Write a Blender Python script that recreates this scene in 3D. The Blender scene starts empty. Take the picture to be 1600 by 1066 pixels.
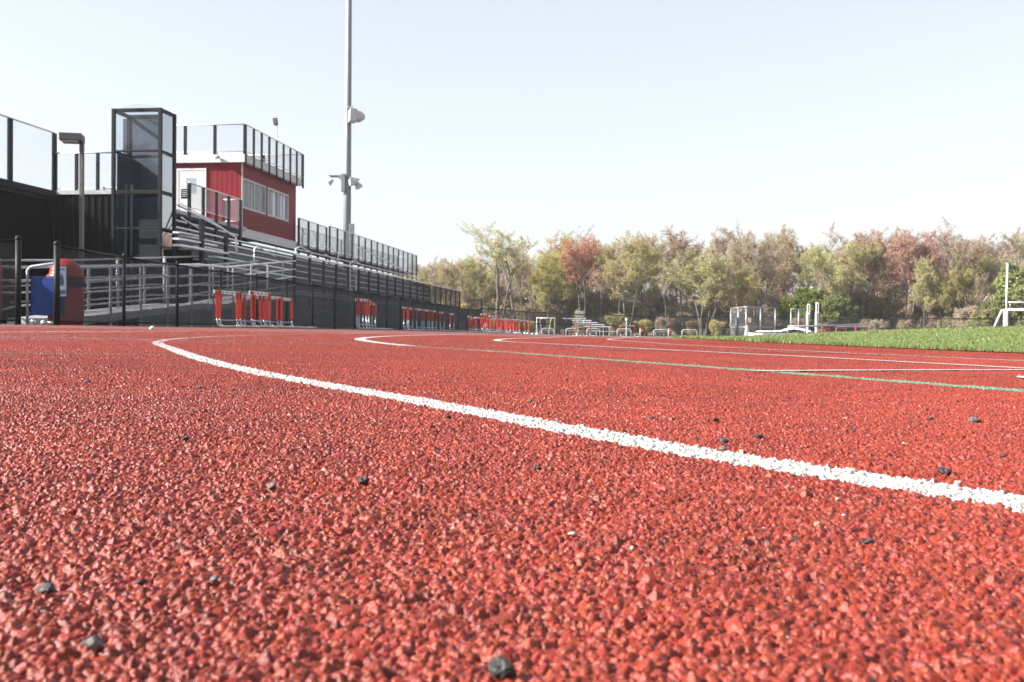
import bpy, math, random
import numpy as np
from mathutils import Vector, Matrix, Quaternion
R_ = math.radians
rnd = random.Random(7)
NP = np.random.default_rng(11)
SC = bpy.context.scene
COL = SC.collection

# ------------------------------------------------------------------ camera frame and surveying helpers
F = 1600.; RHO = math.atan(.0079); PIT = math.atan(17/1600)
FW = np.array([0, math.cos(PIT), -math.sin(PIT)]); U0 = np.array([0, math.sin(PIT), math.cos(PIT)])
RT = np.array([1., 0, 0])*math.cos(RHO)+U0*math.sin(RHO); UP = -np.array([1., 0, 0])*math.sin(RHO)+U0*math.cos(RHO)
CAM = np.array([0, 0, .06])
UA = np.array([.124, .9923, 0]); VA = np.array([.9923, -.124, 0])     # along / across the grandstand

def sstep(a, b, x):
    t = np.clip((np.asarray(x, float)-a)/(b-a), 0, 1); return t*t*(3-2*t)
def g(X, Y):
    """height of the ground: 1.1 % cross fall to the right, and a gentle fall away beyond 14 m"""
    X = np.asarray(X, float); Y = np.asarray(Y, float)
    q = np.clip(Y, -50, 82)
    ramp = .0045*np.where(q > 18, q-14, np.where(q < 10, 0, (q-10)**2/16))
    return -.0111*np.clip(X, -12, 14)-ramp*sstep(-8, 4, X)
def ray(x, y): return FW+(x-800)/F*RT+(533-y)/F*UP
def gnd(x, y):
    d = ray(x, y); k = .1
    while k < 400:
        p = CAM+k*d
        if p[2] < g(p[0], p[1]): break
        k *= 1.01
    a, b = k/1.01, k
    for _ in range(20):
        m = (a+b)/2; p = CAM+m*d
        if p[2] < g(p[0], p[1]): b = m
        else: a = m
    return CAM+b*d
def at_t(x, y, t):
    d = ray(x, y); k = t/(d@VA); p = CAM+k*d; return p@UA, p[2]
def at_s(x, y, s):
    d = ray(x, y); k = s/(d@UA); p = CAM+k*d; return p@VA, p[2]
def at_Y(x, y, Y):
    d = ray(x, y); return CAM+d*Y/d[1]
def W(s, t, z): return np.array([s*.124+t*.9923, s*.9923-t*.124, z])

# ------------------------------------------------------------------ materials
def worn(nt, src):
    ge = nt.nodes.new('ShaderNodeNewGeometry'); out = src
    for sc, lo, hi, c in ((1.1, .82, 1.16, None), (7., .88, 1.1, None), (26., .80, 1.12, None)):
        n = nt.nodes.new('ShaderNodeTexNoise'); n.inputs['Scale'].default_value = sc; n.inputs['Detail'].default_value = 4; nt.links.new(ge.outputs['Position'], n.inputs['Vector'])
        mr = nt.nodes.new('ShaderNodeMapRange'); mr.inputs['From Min'].default_value = .3; mr.inputs['From Max'].default_value = .7; mr.inputs['To Min'].default_value = lo; mr.inputs['To Max'].default_value = hi; nt.links.new(n.outputs['Fac'], mr.inputs['Value'])
        mx = nt.nodes.new('ShaderNodeVectorMath'); mx.operation = 'SCALE'; nt.links.new(out, mx.inputs[0]); nt.links.new(mr.outputs[0], mx.inputs['Scale']); out = mx.outputs['Vector']
    return out
def mat(name, col, rough=.6, metal=0., var=.0, scale=4., bump=0., bscale=40., spec=.5, col2=None, vcol=None, trans=0., vary=False, bdist=.02, patch=False):
    m = bpy.data.materials.new(name); m.use_nodes = True
    nt = m.node_tree; b = nt.nodes['Principled BSDF']
    b.inputs['Roughness'].default_value = rough; b.inputs['Metallic'].default_value = metal
    b.inputs['Specular IOR Level'].default_value = spec
    col = [v*.82 for v in col]; col2 = col2 and [v*.82 for v in col2]
    c = (*col, 1)
    b.inputs['Base Color'].default_value = c
    tc = nt.nodes.new('ShaderNodeTexCoord')
    if var or col2:
        n = nt.nodes.new('ShaderNodeTexNoise'); n.inputs['Scale'].default_value = scale; n.inputs['Detail'].default_value = 6
        nt.links.new(tc.outputs['Object'], n.inputs['Vector'])
        r = nt.nodes.new('ShaderNodeValToRGB')
        if col2: a_, b_ = col, col2
        else: a_, b_ = [v*(1-var) for v in col], [min(1, v*(1+var)) for v in col]
        r.color_ramp.elements[0].position = .32; r.color_ramp.elements[1].position = .68
        r.color_ramp.elements[0].color = (*a_, 1); r.color_ramp.elements[1].color = (*b_, 1)
        nt.links.new(n.outputs['Fac'], r.inputs['Fac']); nt.links.new(worn(nt, r.outputs['Color']) if patch else r.outputs['Color'], b.inputs['Base Color'])
    if vcol:
        at = nt.nodes.new('ShaderNodeAttribute'); at.attribute_name = vcol; src = at.outputs['Color']
        if vary:
            oi = nt.nodes.new('ShaderNodeObjectInfo'); hs = nt.nodes.new('ShaderNodeHueSaturation'); nt.links.new(src, hs.inputs['Color'])
            for k, (lo, hi) in (('Hue', (.478, .522)), ('Saturation', (.85, 1.3)), ('Value', (.78, 1.22))):
                q = nt.nodes.new('ShaderNodeMath'); q.operation = 'MULTIPLY'; q.inputs[1].default_value = {'Hue': 1., 'Saturation': 7.31, 'Value': 13.7}[k]; nt.links.new(oi.outputs['Random'], q.inputs[0])
                f = nt.nodes.new('ShaderNodeMath'); f.operation = 'FRACT'; nt.links.new(q.outputs[0], f.inputs[0])
                mr = nt.nodes.new('ShaderNodeMapRange'); mr.inputs['To Min'].default_value = lo; mr.inputs['To Max'].default_value = hi; nt.links.new(f.outputs[0], mr.inputs['Value']); nt.links.new(mr.outputs[0], hs.inputs[k])
            src = hs.outputs['Color']
        if patch: src = worn(nt, src)
        nt.links.new(src, b.inputs['Base Color'])
    if bump:
        n = nt.nodes.new('ShaderNodeTexNoise'); n.inputs['Scale'].default_value = bscale; n.inputs['Detail'].default_value = 5
        nt.links.new(tc.outputs['Object'], n.inputs['Vector'])
        bp = nt.nodes.new('ShaderNodeBump'); bp.inputs['Strength'].default_value = bump; bp.inputs['Distance'].default_value = bdist
        nt.links.new(n.outputs['Fac'], bp.inputs['Height']); nt.links.new(bp.outputs['Normal'], b.inputs['Normal'])
    if trans:
        tr = nt.nodes.new('ShaderNodeBsdfTranslucent'); mx = nt.nodes.new('ShaderNodeMixShader'); mx.inputs[0].default_value = trans
        src = b.inputs['Base Color'].links
        if src: nt.links.new(src[0].from_socket, tr.inputs['Color'])
        else: tr.inputs['Color'].default_value = c
        nt.links.new(b.outputs[0], mx.inputs[1]); nt.links.new(tr.outputs[0], mx.inputs[2])
        nt.links.new(mx.outputs[0], nt.nodes['Material Output'].inputs['Surface'])
    return m
def glass(name, tint, refl=.06, rough=.02):
    m = bpy.data.materials.new(name); m.use_nodes = True; nt = m.node_tree; nt.nodes.remove(nt.nodes['Principled BSDF'])
    t = nt.nodes.new('ShaderNodeBsdfTransparent'); t.inputs['Color'].default_value = (*tint, 1)
    gl = nt.nodes.new('ShaderNodeBsdfGlossy'); gl.inputs['Roughness'].default_value = rough
    fr = nt.nodes.new('ShaderNodeFresnel'); fr.inputs['IOR'].default_value = 1.55
    ad = nt.nodes.new('ShaderNodeMath'); ad.inputs[1].default_value = refl; ad.use_clamp = True
    mx = nt.nodes.new('ShaderNodeMixShader')
    ge = nt.nodes.new('ShaderNodeNewGeometry'); om = nt.nodes.new('ShaderNodeMath'); om.operation = 'SUBTRACT'; om.inputs[0].default_value = 1
    mu = nt.nodes.new('ShaderNodeMath'); mu.operation = 'MULTIPLY'; nt.links.new(ge.outputs['Backfacing'], om.inputs[1])
    nt.links.new(fr.outputs[0], ad.inputs[0]); nt.links.new(ad.outputs[0], mu.inputs[0]); nt.links.new(om.outputs[0], mu.inputs[1]); nt.links.new(mu.outputs[0], mx.inputs[0])
    nt.links.new(t.outputs[0], mx.inputs[1]); nt.links.new(gl.outputs[0], mx.inputs[2])
    nt.links.new(mx.outputs[0], nt.nodes['Material Output'].inputs['Surface'])
    return m
M = dict(
 granule=mat('red rubber granules', (.4, .05, .04), .33, vcol='tint', spec=.27, bump=.6, bscale=1900, bdist=.0005, patch=True),
 track=mat('red rubber track', (.20, .038, .024), .6, col2=(.265, .054, .034), scale=90, bump=1., bscale=260, patch=True),
 white_paint=mat('white line paint', (.8, .79, .77), .55, vcol='tint'),
 line_white=mat('white line sheet', (.5, .475, .465), .6, var=.12, scale=60, bump=.6, bscale=250),
 line_green=mat('green line sheet', (.13, .28, .17), .6, var=.25, scale=60, bump=.6, bscale=250),
 line_purple=mat('violet line sheet', (.22, .15, .30), .6, var=.25, scale=60),
 black_metal=mat('black coated metal', (.012, .013, .014), .5, var=.2, scale=8, spec=.14),
 black_wire=mat('black vinyl wire', (.02, .021, .023), .45),
 galv=mat('galvanised steel', (.33, .34, .35), .45, .6, var=.12, scale=12),
 galv_wire=mat('galvanised wire', (.5, .51, .53), .45, .5),
 alu=mat('mill aluminium', (.78, .79, .82), .42, .12, var=.1, scale=6),
 alu_dull=mat('dull aluminium', (.42, .42, .44), .6, .05, var=.18, scale=5),
 red_siding=mat('red steel siding', (.19, .006, .014), .5, spec=.2, var=.07, scale=1.5),
 white_trim=mat('white trim', (.55, .55, .56), .5, var=.04, scale=3),
 grey_skirt=mat('dark grey panels', (.19, .19, .205), .55, var=.14, scale=2.2),
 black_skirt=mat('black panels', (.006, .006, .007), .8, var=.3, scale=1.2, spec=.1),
 hurdle_red=mat('red orange tube', (.46, .024, .010), .35, var=.15, scale=14),
 hurdle_white=mat('white hurdle board', (.8, .79, .77), .45, var=.06, scale=12),
 hurdle_mark=mat('dark board marks', (.03, .03, .04), .5),
 steel_tube=mat('zinc tube', (.5, .52, .55), .32, .7, var=.12, scale=18),
 pole=mat('pole steel', (.22, .245, .26), .5, .35, var=.08, scale=2),
 lamp_white=mat('pale lamp housing', (.50, .52, .52), .45, var=.06, scale=5),
 lamp_brown=mat('bronze lamp', (.10, .09, .09), .5, var=.2, scale=4),
 lens=mat('lamp lens', (.8, .8, .78), .15),
 bin_red=mat('red plastic', (.46, .03, .02), .35, var=.12, scale=7),
 bin_blue=mat('blue plastic', (.012, .045, .24), .38, var=.15, scale=7),
 bin_dark=mat('dark band', (.06, .02, .02), .6),
 shade_board=mat('shaded aluminium riser', (.085, .087, .092), .6, var=.3, scale=3),
 sky_panel=mat('painted window sky', (.86, .93, 1.), .6, var=.06, scale=8),
 paper=mat('pale blue paper', (.45, .58, .74), .6, var=.08, scale=20),
 ink=mat('blue ink', (.02, .05, .16), .6),
 foil=mat('crumpled foil', (.75, .76, .78), .22, .9),
 vinyl=mat('white vinyl cover', (.80, .79, .77), .5, var=.05, scale=3),
 vinyl_grey=mat('grey vinyl side', (.33, .36, .40), .55, var=.1, scale=3),
 goal_white=mat('white gloss paint', (.8, .81, .82), .35, var=.04, scale=8),
 cyan_white=mat('pale cyan paint', (.58, .74, .80), .4, var=.06, scale=6),
 dull_red=mat('dull red board', (.2, .045, .04), .7, var=.2, scale=4),
 flag_red=mat('red flag cloth', (.65, .03, .02), .7),
 sign_brown=mat('faded sign', (.42, .28, .22), .7, var=.2, scale=9),
 pad_navy=mat('navy pad', (.02, .028, .05), .6, var=.2, scale=6),
 curtain=mat('grey curtain', (.035, .035, .04), .8, var=.3, scale=7),
 inner=mat('dark interior', (.03, .032, .036), .8),
 stone_dark=mat('dark rubber stone', (.03, .03, .032), .55, var=.35, scale=160, bump=.5, bscale=500),
 stone_grey=mat('grey stone', (.12, .117, .11), .7, var=.3, scale=160, bump=.5, bscale=500),
 stone_tan=mat('tan stone', (.42, .34, .25), .7, var=.25, scale=160, bump=.4, bscale=500),
 stone_white=mat('white stone', (.75, .73, .68), .6, var=.1, scale=90),
 bark=mat('bark', (.06, .05, .042), .9, col2=(.13, .11, .095), scale=1.6),
 twig=mat('twigs', (.22, .175, .14), .9, col2=(.3, .245, .2), scale=.8),
 leaf=mat('spring buds', (.2, .2, .06), .7, vcol='tint', trans=.35, spec=.2, vary=True),
 blade=mat('grass blades', (.06, .13, .03), .55, vcol='tint', trans=.25, spec=.35),
 turf=mat('turf soil', (.14, .17, .05), .9, col2=(.19, .21, .075), scale=3, bump=.6, bscale=30),
 soil=mat('leaf litter', (.15, .12, .085), .95, col2=(.22, .18, .13), scale=.35, bump=.6, bscale=6),
 asphalt=mat('asphalt apron', (.055, .055, .056), .85, var=.25, scale=3, bump=.4, bscale=80),
 hill=mat('wooded hill', (.17, .145, .115), .95, col2=(.25, .22, .17), scale=.22, bump=1., bscale=1.2),
 tower_glass=glass('tinted lift glass', (.84, .87, .9), .02),
 side_glass=glass('reflective tinted lift glass', (.36, .42, .48), .42),
 lift_panel=mat('slate lift panel', (.036, .05, .085), .5, var=.2, scale=3),
 win_glass=glass('window glass', (.93, .95, .97), .02),
 dome=glass('clear dome', (.95, .97, .985), .0),
)

# ------------------------------------------------------------------ mesh building
class MB:
    def __init__(s): s.v = []; s.f = []; s.n = 0
    def add(s, vs, fs):
        o = s.n; s.v.extend([tuple(map(float, p)) for p in vs]); s.f.extend([tuple(i+o for i in q) for q in fs]); s.n += len(vs); return s
    def hexa(s, p):      # 8 corners: bottom 0-3 ccw, top 4-7
        return s.add(p, [(3, 2, 1, 0), (4, 5, 6, 7), (0, 1, 5, 4), (1, 2, 6, 5), (2, 3, 7, 6), (3, 0, 4, 7)])
    def box(s, x0, x1, y0, y1, z0, z1):
        return s.hexa([(x0, y0, z0), (x1, y0, z0), (x1, y1, z0), (x0, y1, z0), (x0, y0, z1), (x1, y0, z1), (x1, y1, z1), (x0, y1, z1)])
    def st(s, s0, s1, t0, t1, z0, z1):
        c = [(s0, t0), (s0, t1), (s1, t1), (s1, t0)]
        return s.hexa([W(a, b, z0) for a, b in c]+[W(a, b, z1) for a, b in c])
    def obox(s, c, ax, ay, az):
        c, ax, ay, az = map(np.array, (c, ax, ay, az)); p = []
        for k in (-1, 1):
            for i, j in ((-1, -1), (1, -1), (1, 1), (-1, 1)): p.append(c+ax*i+ay*j+az*k)
        return s.hexa(p)
    def tube(s, pts, r, n=6, caps=True):
        pts = [np.array(p, float) for p in pts]; m = len(pts)
        rs = r if hasattr(r, '__len__') else [r]*m
        ref = None; rings = []
        for i, p in enumerate(pts):
            d = pts[min(i+1, m-1)]-pts[max(i-1, 0)]; d = d/(np.linalg.norm(d)+1e-12)
            if ref is None:
                a = np.array([0, 0, 1.]) if abs(d[2]) < .9 else np.array([1., 0, 0])
            else: a = ref
            e = np.cross(d, a); e /= np.linalg.norm(e)+1e-12; h = np.cross(e, d); ref = h
            rings.append([p+rs[i]*(math.cos(2*math.pi*k/n)*e+math.sin(2*math.pi*k/n)*h) for k in range(n)])
        o = [q for rg in rings for q in rg]; fs = []
        for i in range(m-1):
            for k in range(n): fs.append((i*n+k, i*n+(k+1) % n, (i+1)*n+(k+1) % n, (i+1)*n+k))
        if caps: fs.append(tuple(range(n-1, -1, -1))); fs.append(tuple((m-1)*n+k for k in range(n)))
        return s.add(o, fs)
    def lathe(s, c, prof, n=24):
        c = np.array(c, float); vs = []; fs = []
        for r, z in prof:
            for k in range(n): vs.append(c+np.array([r*math.cos(2*math.pi*k/n), r*math.sin(2*math.pi*k/n), z]))
        for i in range(len(prof)-1):
            for k in range(n): fs.append((i*n+k, i*n+(k+1) % n, (i+1)*n+(k+1) % n, (i+1)*n+k))
        fs.append(tuple(range(n-1, -1, -1))); fs.append(tuple((len(prof)-1)*n+k for k in range(n)))
        return s.add(vs, fs)
    def wires(s, p0, p1, h, gap=.065, r=.0032, h1=None):
        """a chain-link panel of diagonal wires: bottom edge p0-p1, height h"""
        p0 = np.array(p0, float); p1 = np.array(p1, float); L = np.linalg.norm(p1-p0); e = (p1-p0)/L; zz = np.array([0, 0, 1.])
        nrm = np.cross(e, zz); nrm /= np.linalg.norm(nrm)
        vs = []; fs = []; n = int((L+h)/gap)
        for sg in (1, -1):
            for i in range(n+1):
                c = i*gap-h
                a0, a1 = max(0, c), min(L, c+h)
                if a1-a0 < 1e-4: continue
                b0, b1 = a0-c, a1-c
                if sg < 0: b0, b1 = h-b0, h-b1
                A = p0+e*a0+zz*b0; B = p0+e*a1+zz*b1
                d = (B-A)/np.linalg.norm(B-A); q = np.cross(d, nrm); off = nrm*(r*.6*sg)
                o = len(vs)
                for P in (A, B):
                    for k in range(3):
                        w = 2*math.pi*k/3; vs.append(P+off+r*(math.cos(w)*nrm+math.sin(w)*q))
                fs += [(o, o+1, o+4, o+3), (o+1, o+2, o+5, o+4), (o+2, o, o+3, o+5)]
        return s.add(vs, fs)
    def build(s, name, m, parent=None, smooth=False, bevel=0.):
        me = bpy.data.meshes.new(name); off = base_of(parent)
        me.from_pydata([(a-off[0], b-off[1], c-off[2]) for a, b, c in s.v], [], s.f); me.update()
        me.materials.append(m)
        o = bpy.data.objects.new(name, me); COL.objects.link(o)
        if parent is not None: o.parent = parent
        if smooth: me.shade_smooth()
        if bevel:
            b = o.modifiers.new('bevel', 'BEVEL'); b.width = bevel; b.segments = 2; b.limit_method = 'ANGLE'
        return o
def base_of(p):
    off = [0, 0, 0]
    while p is not None:
        off = [a+b for a, b in zip(off, p.location)]; p = p.parent
    return off
def tag(o, label=None, cat=None, group=None, kind=None):
    if label: o['label'] = label
    if cat: o['category'] = cat
    if group: o['group'] = group
    if kind: o['kind'] = kind
    return o
def thing(name, label, cat, loc, group=None):
    o = bpy.data.objects.new(name, None); COL.objects.link(o); o.location = [float(a) for a in loc]; o.empty_display_size = .2
    return tag(o, label, cat, group)
def copy_tree(o, parent=None):
    c = o.copy(); COL.objects.link(c)
    if parent is not None: c.parent = parent
    for ch in list(o.children): copy_tree(ch, c)
    return c
def np_mesh(name, V, faces_n, I, m, parent=None, col=None, smooth=False):
    """mesh straight from arrays: V (n,3), faces all with faces_n corners, I flat indices"""
    me = bpy.data.meshes.new(name); nf = len(I)//faces_n
    me.vertices.add(len(V)); me.vertices.foreach_set('co', np.ascontiguousarray(V, np.float32).ravel())
    me.loops.add(len(I)); me.loops.foreach_set('vertex_index', np.ascontiguousarray(I, np.int32))
    me.polygons.add(nf); me.polygons.foreach_set('loop_start', np.arange(0, len(I), faces_n, dtype=np.int32))
    if smooth: me.polygons.foreach_set('use_smooth', np.ones(nf, bool))
    me.update(calc_edges=True)
    if col is not None:
        a = me.attributes.new('tint', 'FLOAT_COLOR', 'POINT')
        c4 = np.ones((len(V), 4), np.float32); c4[:, :3] = np.asarray(col)*.82; a.data.foreach_set('color', c4.ravel())
    me.materials.append(m)
    o = bpy.data.objects.new(name, me); COL.objects.link(o)
    if parent is not None: o.parent = parent
    return o
NTH = ['first', 'second', 'third', 'fourth', 'fifth', 'sixth', 'seventh', 'eighth', 'ninth', 'tenth', 'eleventh', 'twelfth', 'thirteenth', 'fourteenth', 'fifteenth', 'sixteenth']

# ------------------------------------------------------------------ ground, track, grass, markings
def axis(pts): return np.array(pts, float)
xs = axis([-900, -600, -300, -120, -60, -30, -20, -16, -12, -10, -8, -6, -4, -2, 0, 2, 4, 6, 8, 10, 12, 14, 18, 24, 30, 45, 70, 120, 300, 600, 900])
ys = axis([-500, -300, -200, -60, -20, -8, -2, 0, 2, 4, 6, 8, 10, 12, 14, 16, 18, 22, 26, 30, 36, 42, 50, 58, 66, 74, 82, 90, 100, 120, 150, 200, 300, 500, 700, 900])
XX, YY = np.meshgrid(xs, ys)
def grid_obj(name, XX, YY, ZZ, m):
    r, c = XX.shape; idx = np.arange(r*c).reshape(r, c)
    I = np.stack([idx[:-1, :-1], idx[:-1, 1:], idx[1:, 1:], idx[1:, :-1]], -1).reshape(-1)
    return np_mesh(name, np.stack([XX, YY, ZZ], -1).reshape(-1, 3), 4, I, m, smooth=True)
tag(grid_obj('ground', XX, YY, g(XX, YY)-.03, M['soil']), 'brown leaf littered ground', 'ground', kind='structure')
EY = [-12, 0, 1.5, 3, 4.4, 5.45, 7.74, 11, 15.4, 20, 28, 36, 42, 50, 84]; EX = [14, 5.2, 3.75, 2.65, 2.2, 2.05, 1.94, 2.05, 2.4, 3.2, 6, 12, 22, 40, 60]
def XR(Y): return np.interp(Y, EY, EX)
def XL(Y): return np.where(np.asarray(Y) < 52, -9.35+.125*np.asarray(Y), -2.85+.62*(np.asarray(Y)-52))
ty = np.concatenate([np.linspace(-12, 0, 7), np.linspace(.4, 16, 40), np.linspace(17, 78, 40)])
tu = np.linspace(0, 1, 41)
TX = XL(ty)[:, None]*(1-tu)+np.maximum(XR(ty)+.4, XL(ty)+1)[:, None]*tu; TY = np.repeat(ty[:, None], 41, 1)
track = grid_obj('running_track', TX, TY, g(TX, TY)-.001, M['track']); tag(track, 'red granulated rubber running track', 'track', kind='structure')
AX = np.concatenate([np.linspace(-60, -12, 9)])
au = np.linspace(0, 1, 13); ay = np.concatenate([np.linspace(-12, 50, 32), np.linspace(52, 75, 10)])
APX = -45*(1-au)+XL(np.minimum(ay, 60))[:, None]*au; APY = np.repeat(ay[:, None], 13, 1)
tag(grid_obj('pavement', APX, APY, g(APX, APY)-.006, M['asphalt']), 'dark asphalt apron under the grandstand', 'pavement', kind='structure')

def zg(X, Y):       # crowned turf infield
    d = np.maximum(0, X-XR(Y)); return g(X, Y)+.008+.56*(1-np.exp(-np.maximum(0, d-1.0)*.066/.56*1.15))
gy = np.concatenate([np.linspace(-12, 3, 8), np.linspace(3.3, 12, 40), np.linspace(12.5, 30, 36), np.linspace(31, 80, 40)])
gu = np.linspace(0, 1, 70)**2.2
GX = XR(gy)[:, None]*(1-gu)+np.maximum(72, XR(gy)+5)[:, None]*gu; GY = np.repeat(gy[:, None], 70, 1)
tag(grid_obj('grass_field', GX, GY, zg(GX, GY), M['turf']), 'green turf infield rising beside the track', 'field', kind='structure')

def blades():
    P = []; 
    for (y0, y1, n, hh, ww) in ((3.2, 7, 110000, .020, .0030), (7, 13, 110000, .023, .0055), (13, 34, 100000, .028, .012)):
        Y = y0+(y1-y0)*NP.random(n)
        X = XR(Y)-.02+(np.maximum(.7, .64*Y+.8-XR(Y)))*NP.random(n)**1.25
        keep = X < .66*Y+1.2
        X, Y = X[keep], Y[keep]
        cl = np.sin(X*3.1+np.sin(Y*2.3)*1.7)*np.sin(Y*2.7+X*1.3)*.5+.5          # clumps
        P.append(np.stack([X, Y, hh*(.45+.75*cl)*(.55+.9*NP.random(len(X))), ww*(.7+.6*NP.random(len(X))), cl], -1))
    P = np.concatenate(P); n = len(P)
    X, Y, h, w, cl = P.T; Z = zg(X, Y)-.003
    a = NP.random(n)*2*math.pi; lean = h*(.25+.6*NP.random(n)); b = NP.random(n)*2*math.pi
    dx, dy = np.cos(a)*w/2, np.sin(a)*w/2; lx, ly = np.cos(b)*lean, np.sin(b)*lean
    V = np.empty((n, 5, 3))
    V[:, 0] = np.stack([X-dx, Y-dy, Z], -1); V[:, 1] = np.stack([X+dx, Y+dy, Z], -1)
    V[:, 2] = np.stack([X+dx*.8+lx*.35, Y+dy*.8+ly*.35, Z+h*.6], -1); V[:, 3] = np.stack([X-dx*.8+lx*.35, Y-dy*.8+ly*.35, Z+h*.6], -1)
    V[:, 4] = np.stack([X+lx, Y+ly, Z+h], -1)
    k = np.arange(n)[:, None]*5
    I = np.concatenate([k+0, k+1, k+2, k+0, k+2, k+3, k+3, k+2, k+4], 1).reshape(-1)
    base = np.array([.175, .228, .066])+NP.normal(0, 1, (n, 1))*np.array([.014, .024, .006])
    pale = NP.random(n) < .10; base[pale] = np.array([.27, .28, .13])
    dry = NP.random(n) < .03; base[dry] = np.array([.42, .40, .30])
    col = np.repeat(np.clip(base, .01, 1)[:, None, :], 5, 1).reshape(-1, 3)
    o = np_mesh('grass', V.reshape(-1, 3), 3, I, M['blade'], col=col)
    tag(o, 'short green grass blades on the infield', 'grass', kind='stuff')
blades()

# --- granules -------------------------------------------------------------------------------
def ico(sub):
    import bmesh
    bm = bmesh.new(); bmesh.ops.create_icosphere(bm, subdivisions=sub, radius=1.)
    V = np.array([v.co[:] for v in bm.verts]); Fc = np.array([[v.index for v in f.verts] for f in bm.faces]); bm.free(); return V, Fc
OCT = (np.array([[1, 0, 0], [-1, 0, 0], [0, 1, 0], [0, -1, 0], [0, 0, 1], [0, 0, -1.]]),
       np.array([[0, 2, 4], [2, 1, 4], [1, 3, 4], [3, 0, 4], [2, 0, 5], [1, 2, 5], [3, 1, 5], [0, 3, 5]]))
def shards(V, K, rg, jit=.05, cuts=7, lo=.2, hi=.62):
    out = []
    for _ in range(K):
        P = V*(1+rg.normal(0, jit, (len(V), 1)))
        for _ in range(cuts):
            n = rg.normal(size=3); n /= np.linalg.norm(n); c = rg.uniform(lo, hi)
            d = P@n-c; P = P-np.outer(np.maximum(d, 0), n)
        out.append(P)
    return np.array(out)
def rots(n, rg, flat=.5):
    q = rg.normal(size=(n, 4)); q[:, 1:3] *= flat; q /= np.linalg.norm(q, axis=1)[:, None]
    w, x, y, z = q.T
    return np.stack([1-2*(y*y+z*z), 2*(x*y-z*w), 2*(x*z+y*w), 2*(x*y+z*w), 1-2*(x*x+z*z), 2*(y*z-x*w), 2*(x*z-y*w), 2*(y*z+x*w), 1-2*(x*x+y*y)], -1).reshape(n, 3, 3)
def granule_mesh(name, C3, base, K, size, rg, m, col, smooth):
    V, Fc = base; n = len(C3); S = shards(V, K, rg); nv = len(V)
    a = size*1.05*rg.lognormal(0, .30, n)
    sc = np.stack([a, a*rg.uniform(.45, .9, n), a*rg.uniform(.3, .7, n)], -1)
    P = S[rg.integers(0, K, n)]*sc[:, None, :]
    P = np.einsum('nij,nvj->nvi', rots(n, rg), P)+C3[:, None, :]
    I = (Fc[None]+np.arange(n)[:, None, None]*nv).reshape(-1)
    return np_mesh(name, P.reshape(-1, 3), 3, I, m, col=np.repeat(col[:, None, :], nv, 1).reshape(-1, 3), smooth=smooth)
def red_cols(n, rg):
    c = np.array([.232, .032, .0172])*rg.lognormal(0, .17, (n, 1))*np.stack([np.ones(n), rg.lognormal(0, .12, n), rg.lognormal(0, .12, n)], -1)
    r = rg.random(n)
    c[r < .0006] = (.36, .24, .17); c[(r > .004) & (r < .0041)] = (.03, .03, .03); c[(r > .006) & (r < .0062)] = (.5, .45, .4)
    return c
def tile(size, gap, gsize, base, seed, smooth, zr=(-.0006, .0009)):
    rg = np.random.default_rng(seed); k = int(size/gap); gx, gy_ = np.meshgrid(np.arange(k), np.arange(k))
    C = np.stack([(gx+.5+rg.uniform(-.55, .55, gx.shape)), (gy_+.5+rg.uniform(-.55, .55, gx.shape))], -1).reshape(-1, 2)*(size/k)-size/2
    low = .0006*np.sin(C[:, 0]*2*math.pi/size*5+1)*np.sin(C[:, 1]*2*math.pi/size*4)
    C3 = np.concatenate([C, (rg.uniform(*zr, len(C))+low)[:, None]], 1)
    o = granule_mesh('granule_patch', C3, base, 40, gsize, rg, M['granule'], red_cols(len(C3), rg), smooth)
    COL.objects.unlink(o); return o
def lay(protos, size, x0, nx, y0, ny, keep=lambda x, y: True, turn=True):
    for j in range(ny):
        for i in range(nx):
            x = x0+(i+.5)*size; y = y0+(j+.5)*size
            if not keep(x, y): continue
            o = protos[(i*3+j*5) % len(protos)].copy(); COL.objects.link(o); o.parent = track
            e = .1; sx = float(g(x+e, y)-g(x-e, y))/(2*e); sy = float(g(x, y+e)-g(x, y-e))/(2*e)
            N = Vector((-sx, -sy, 1)).normalized()
            o.rotation_mode = 'QUATERNION'
            o.rotation_quaternion = Vector((0, 0, 1)).rotation_difference(N) @ Quaternion((0, 0, 1), math.pi/2*((i*7+j*3+i*j) % 4) if turn else 0.)
            o.location = (x, y, float(g(x, y)))
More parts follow.
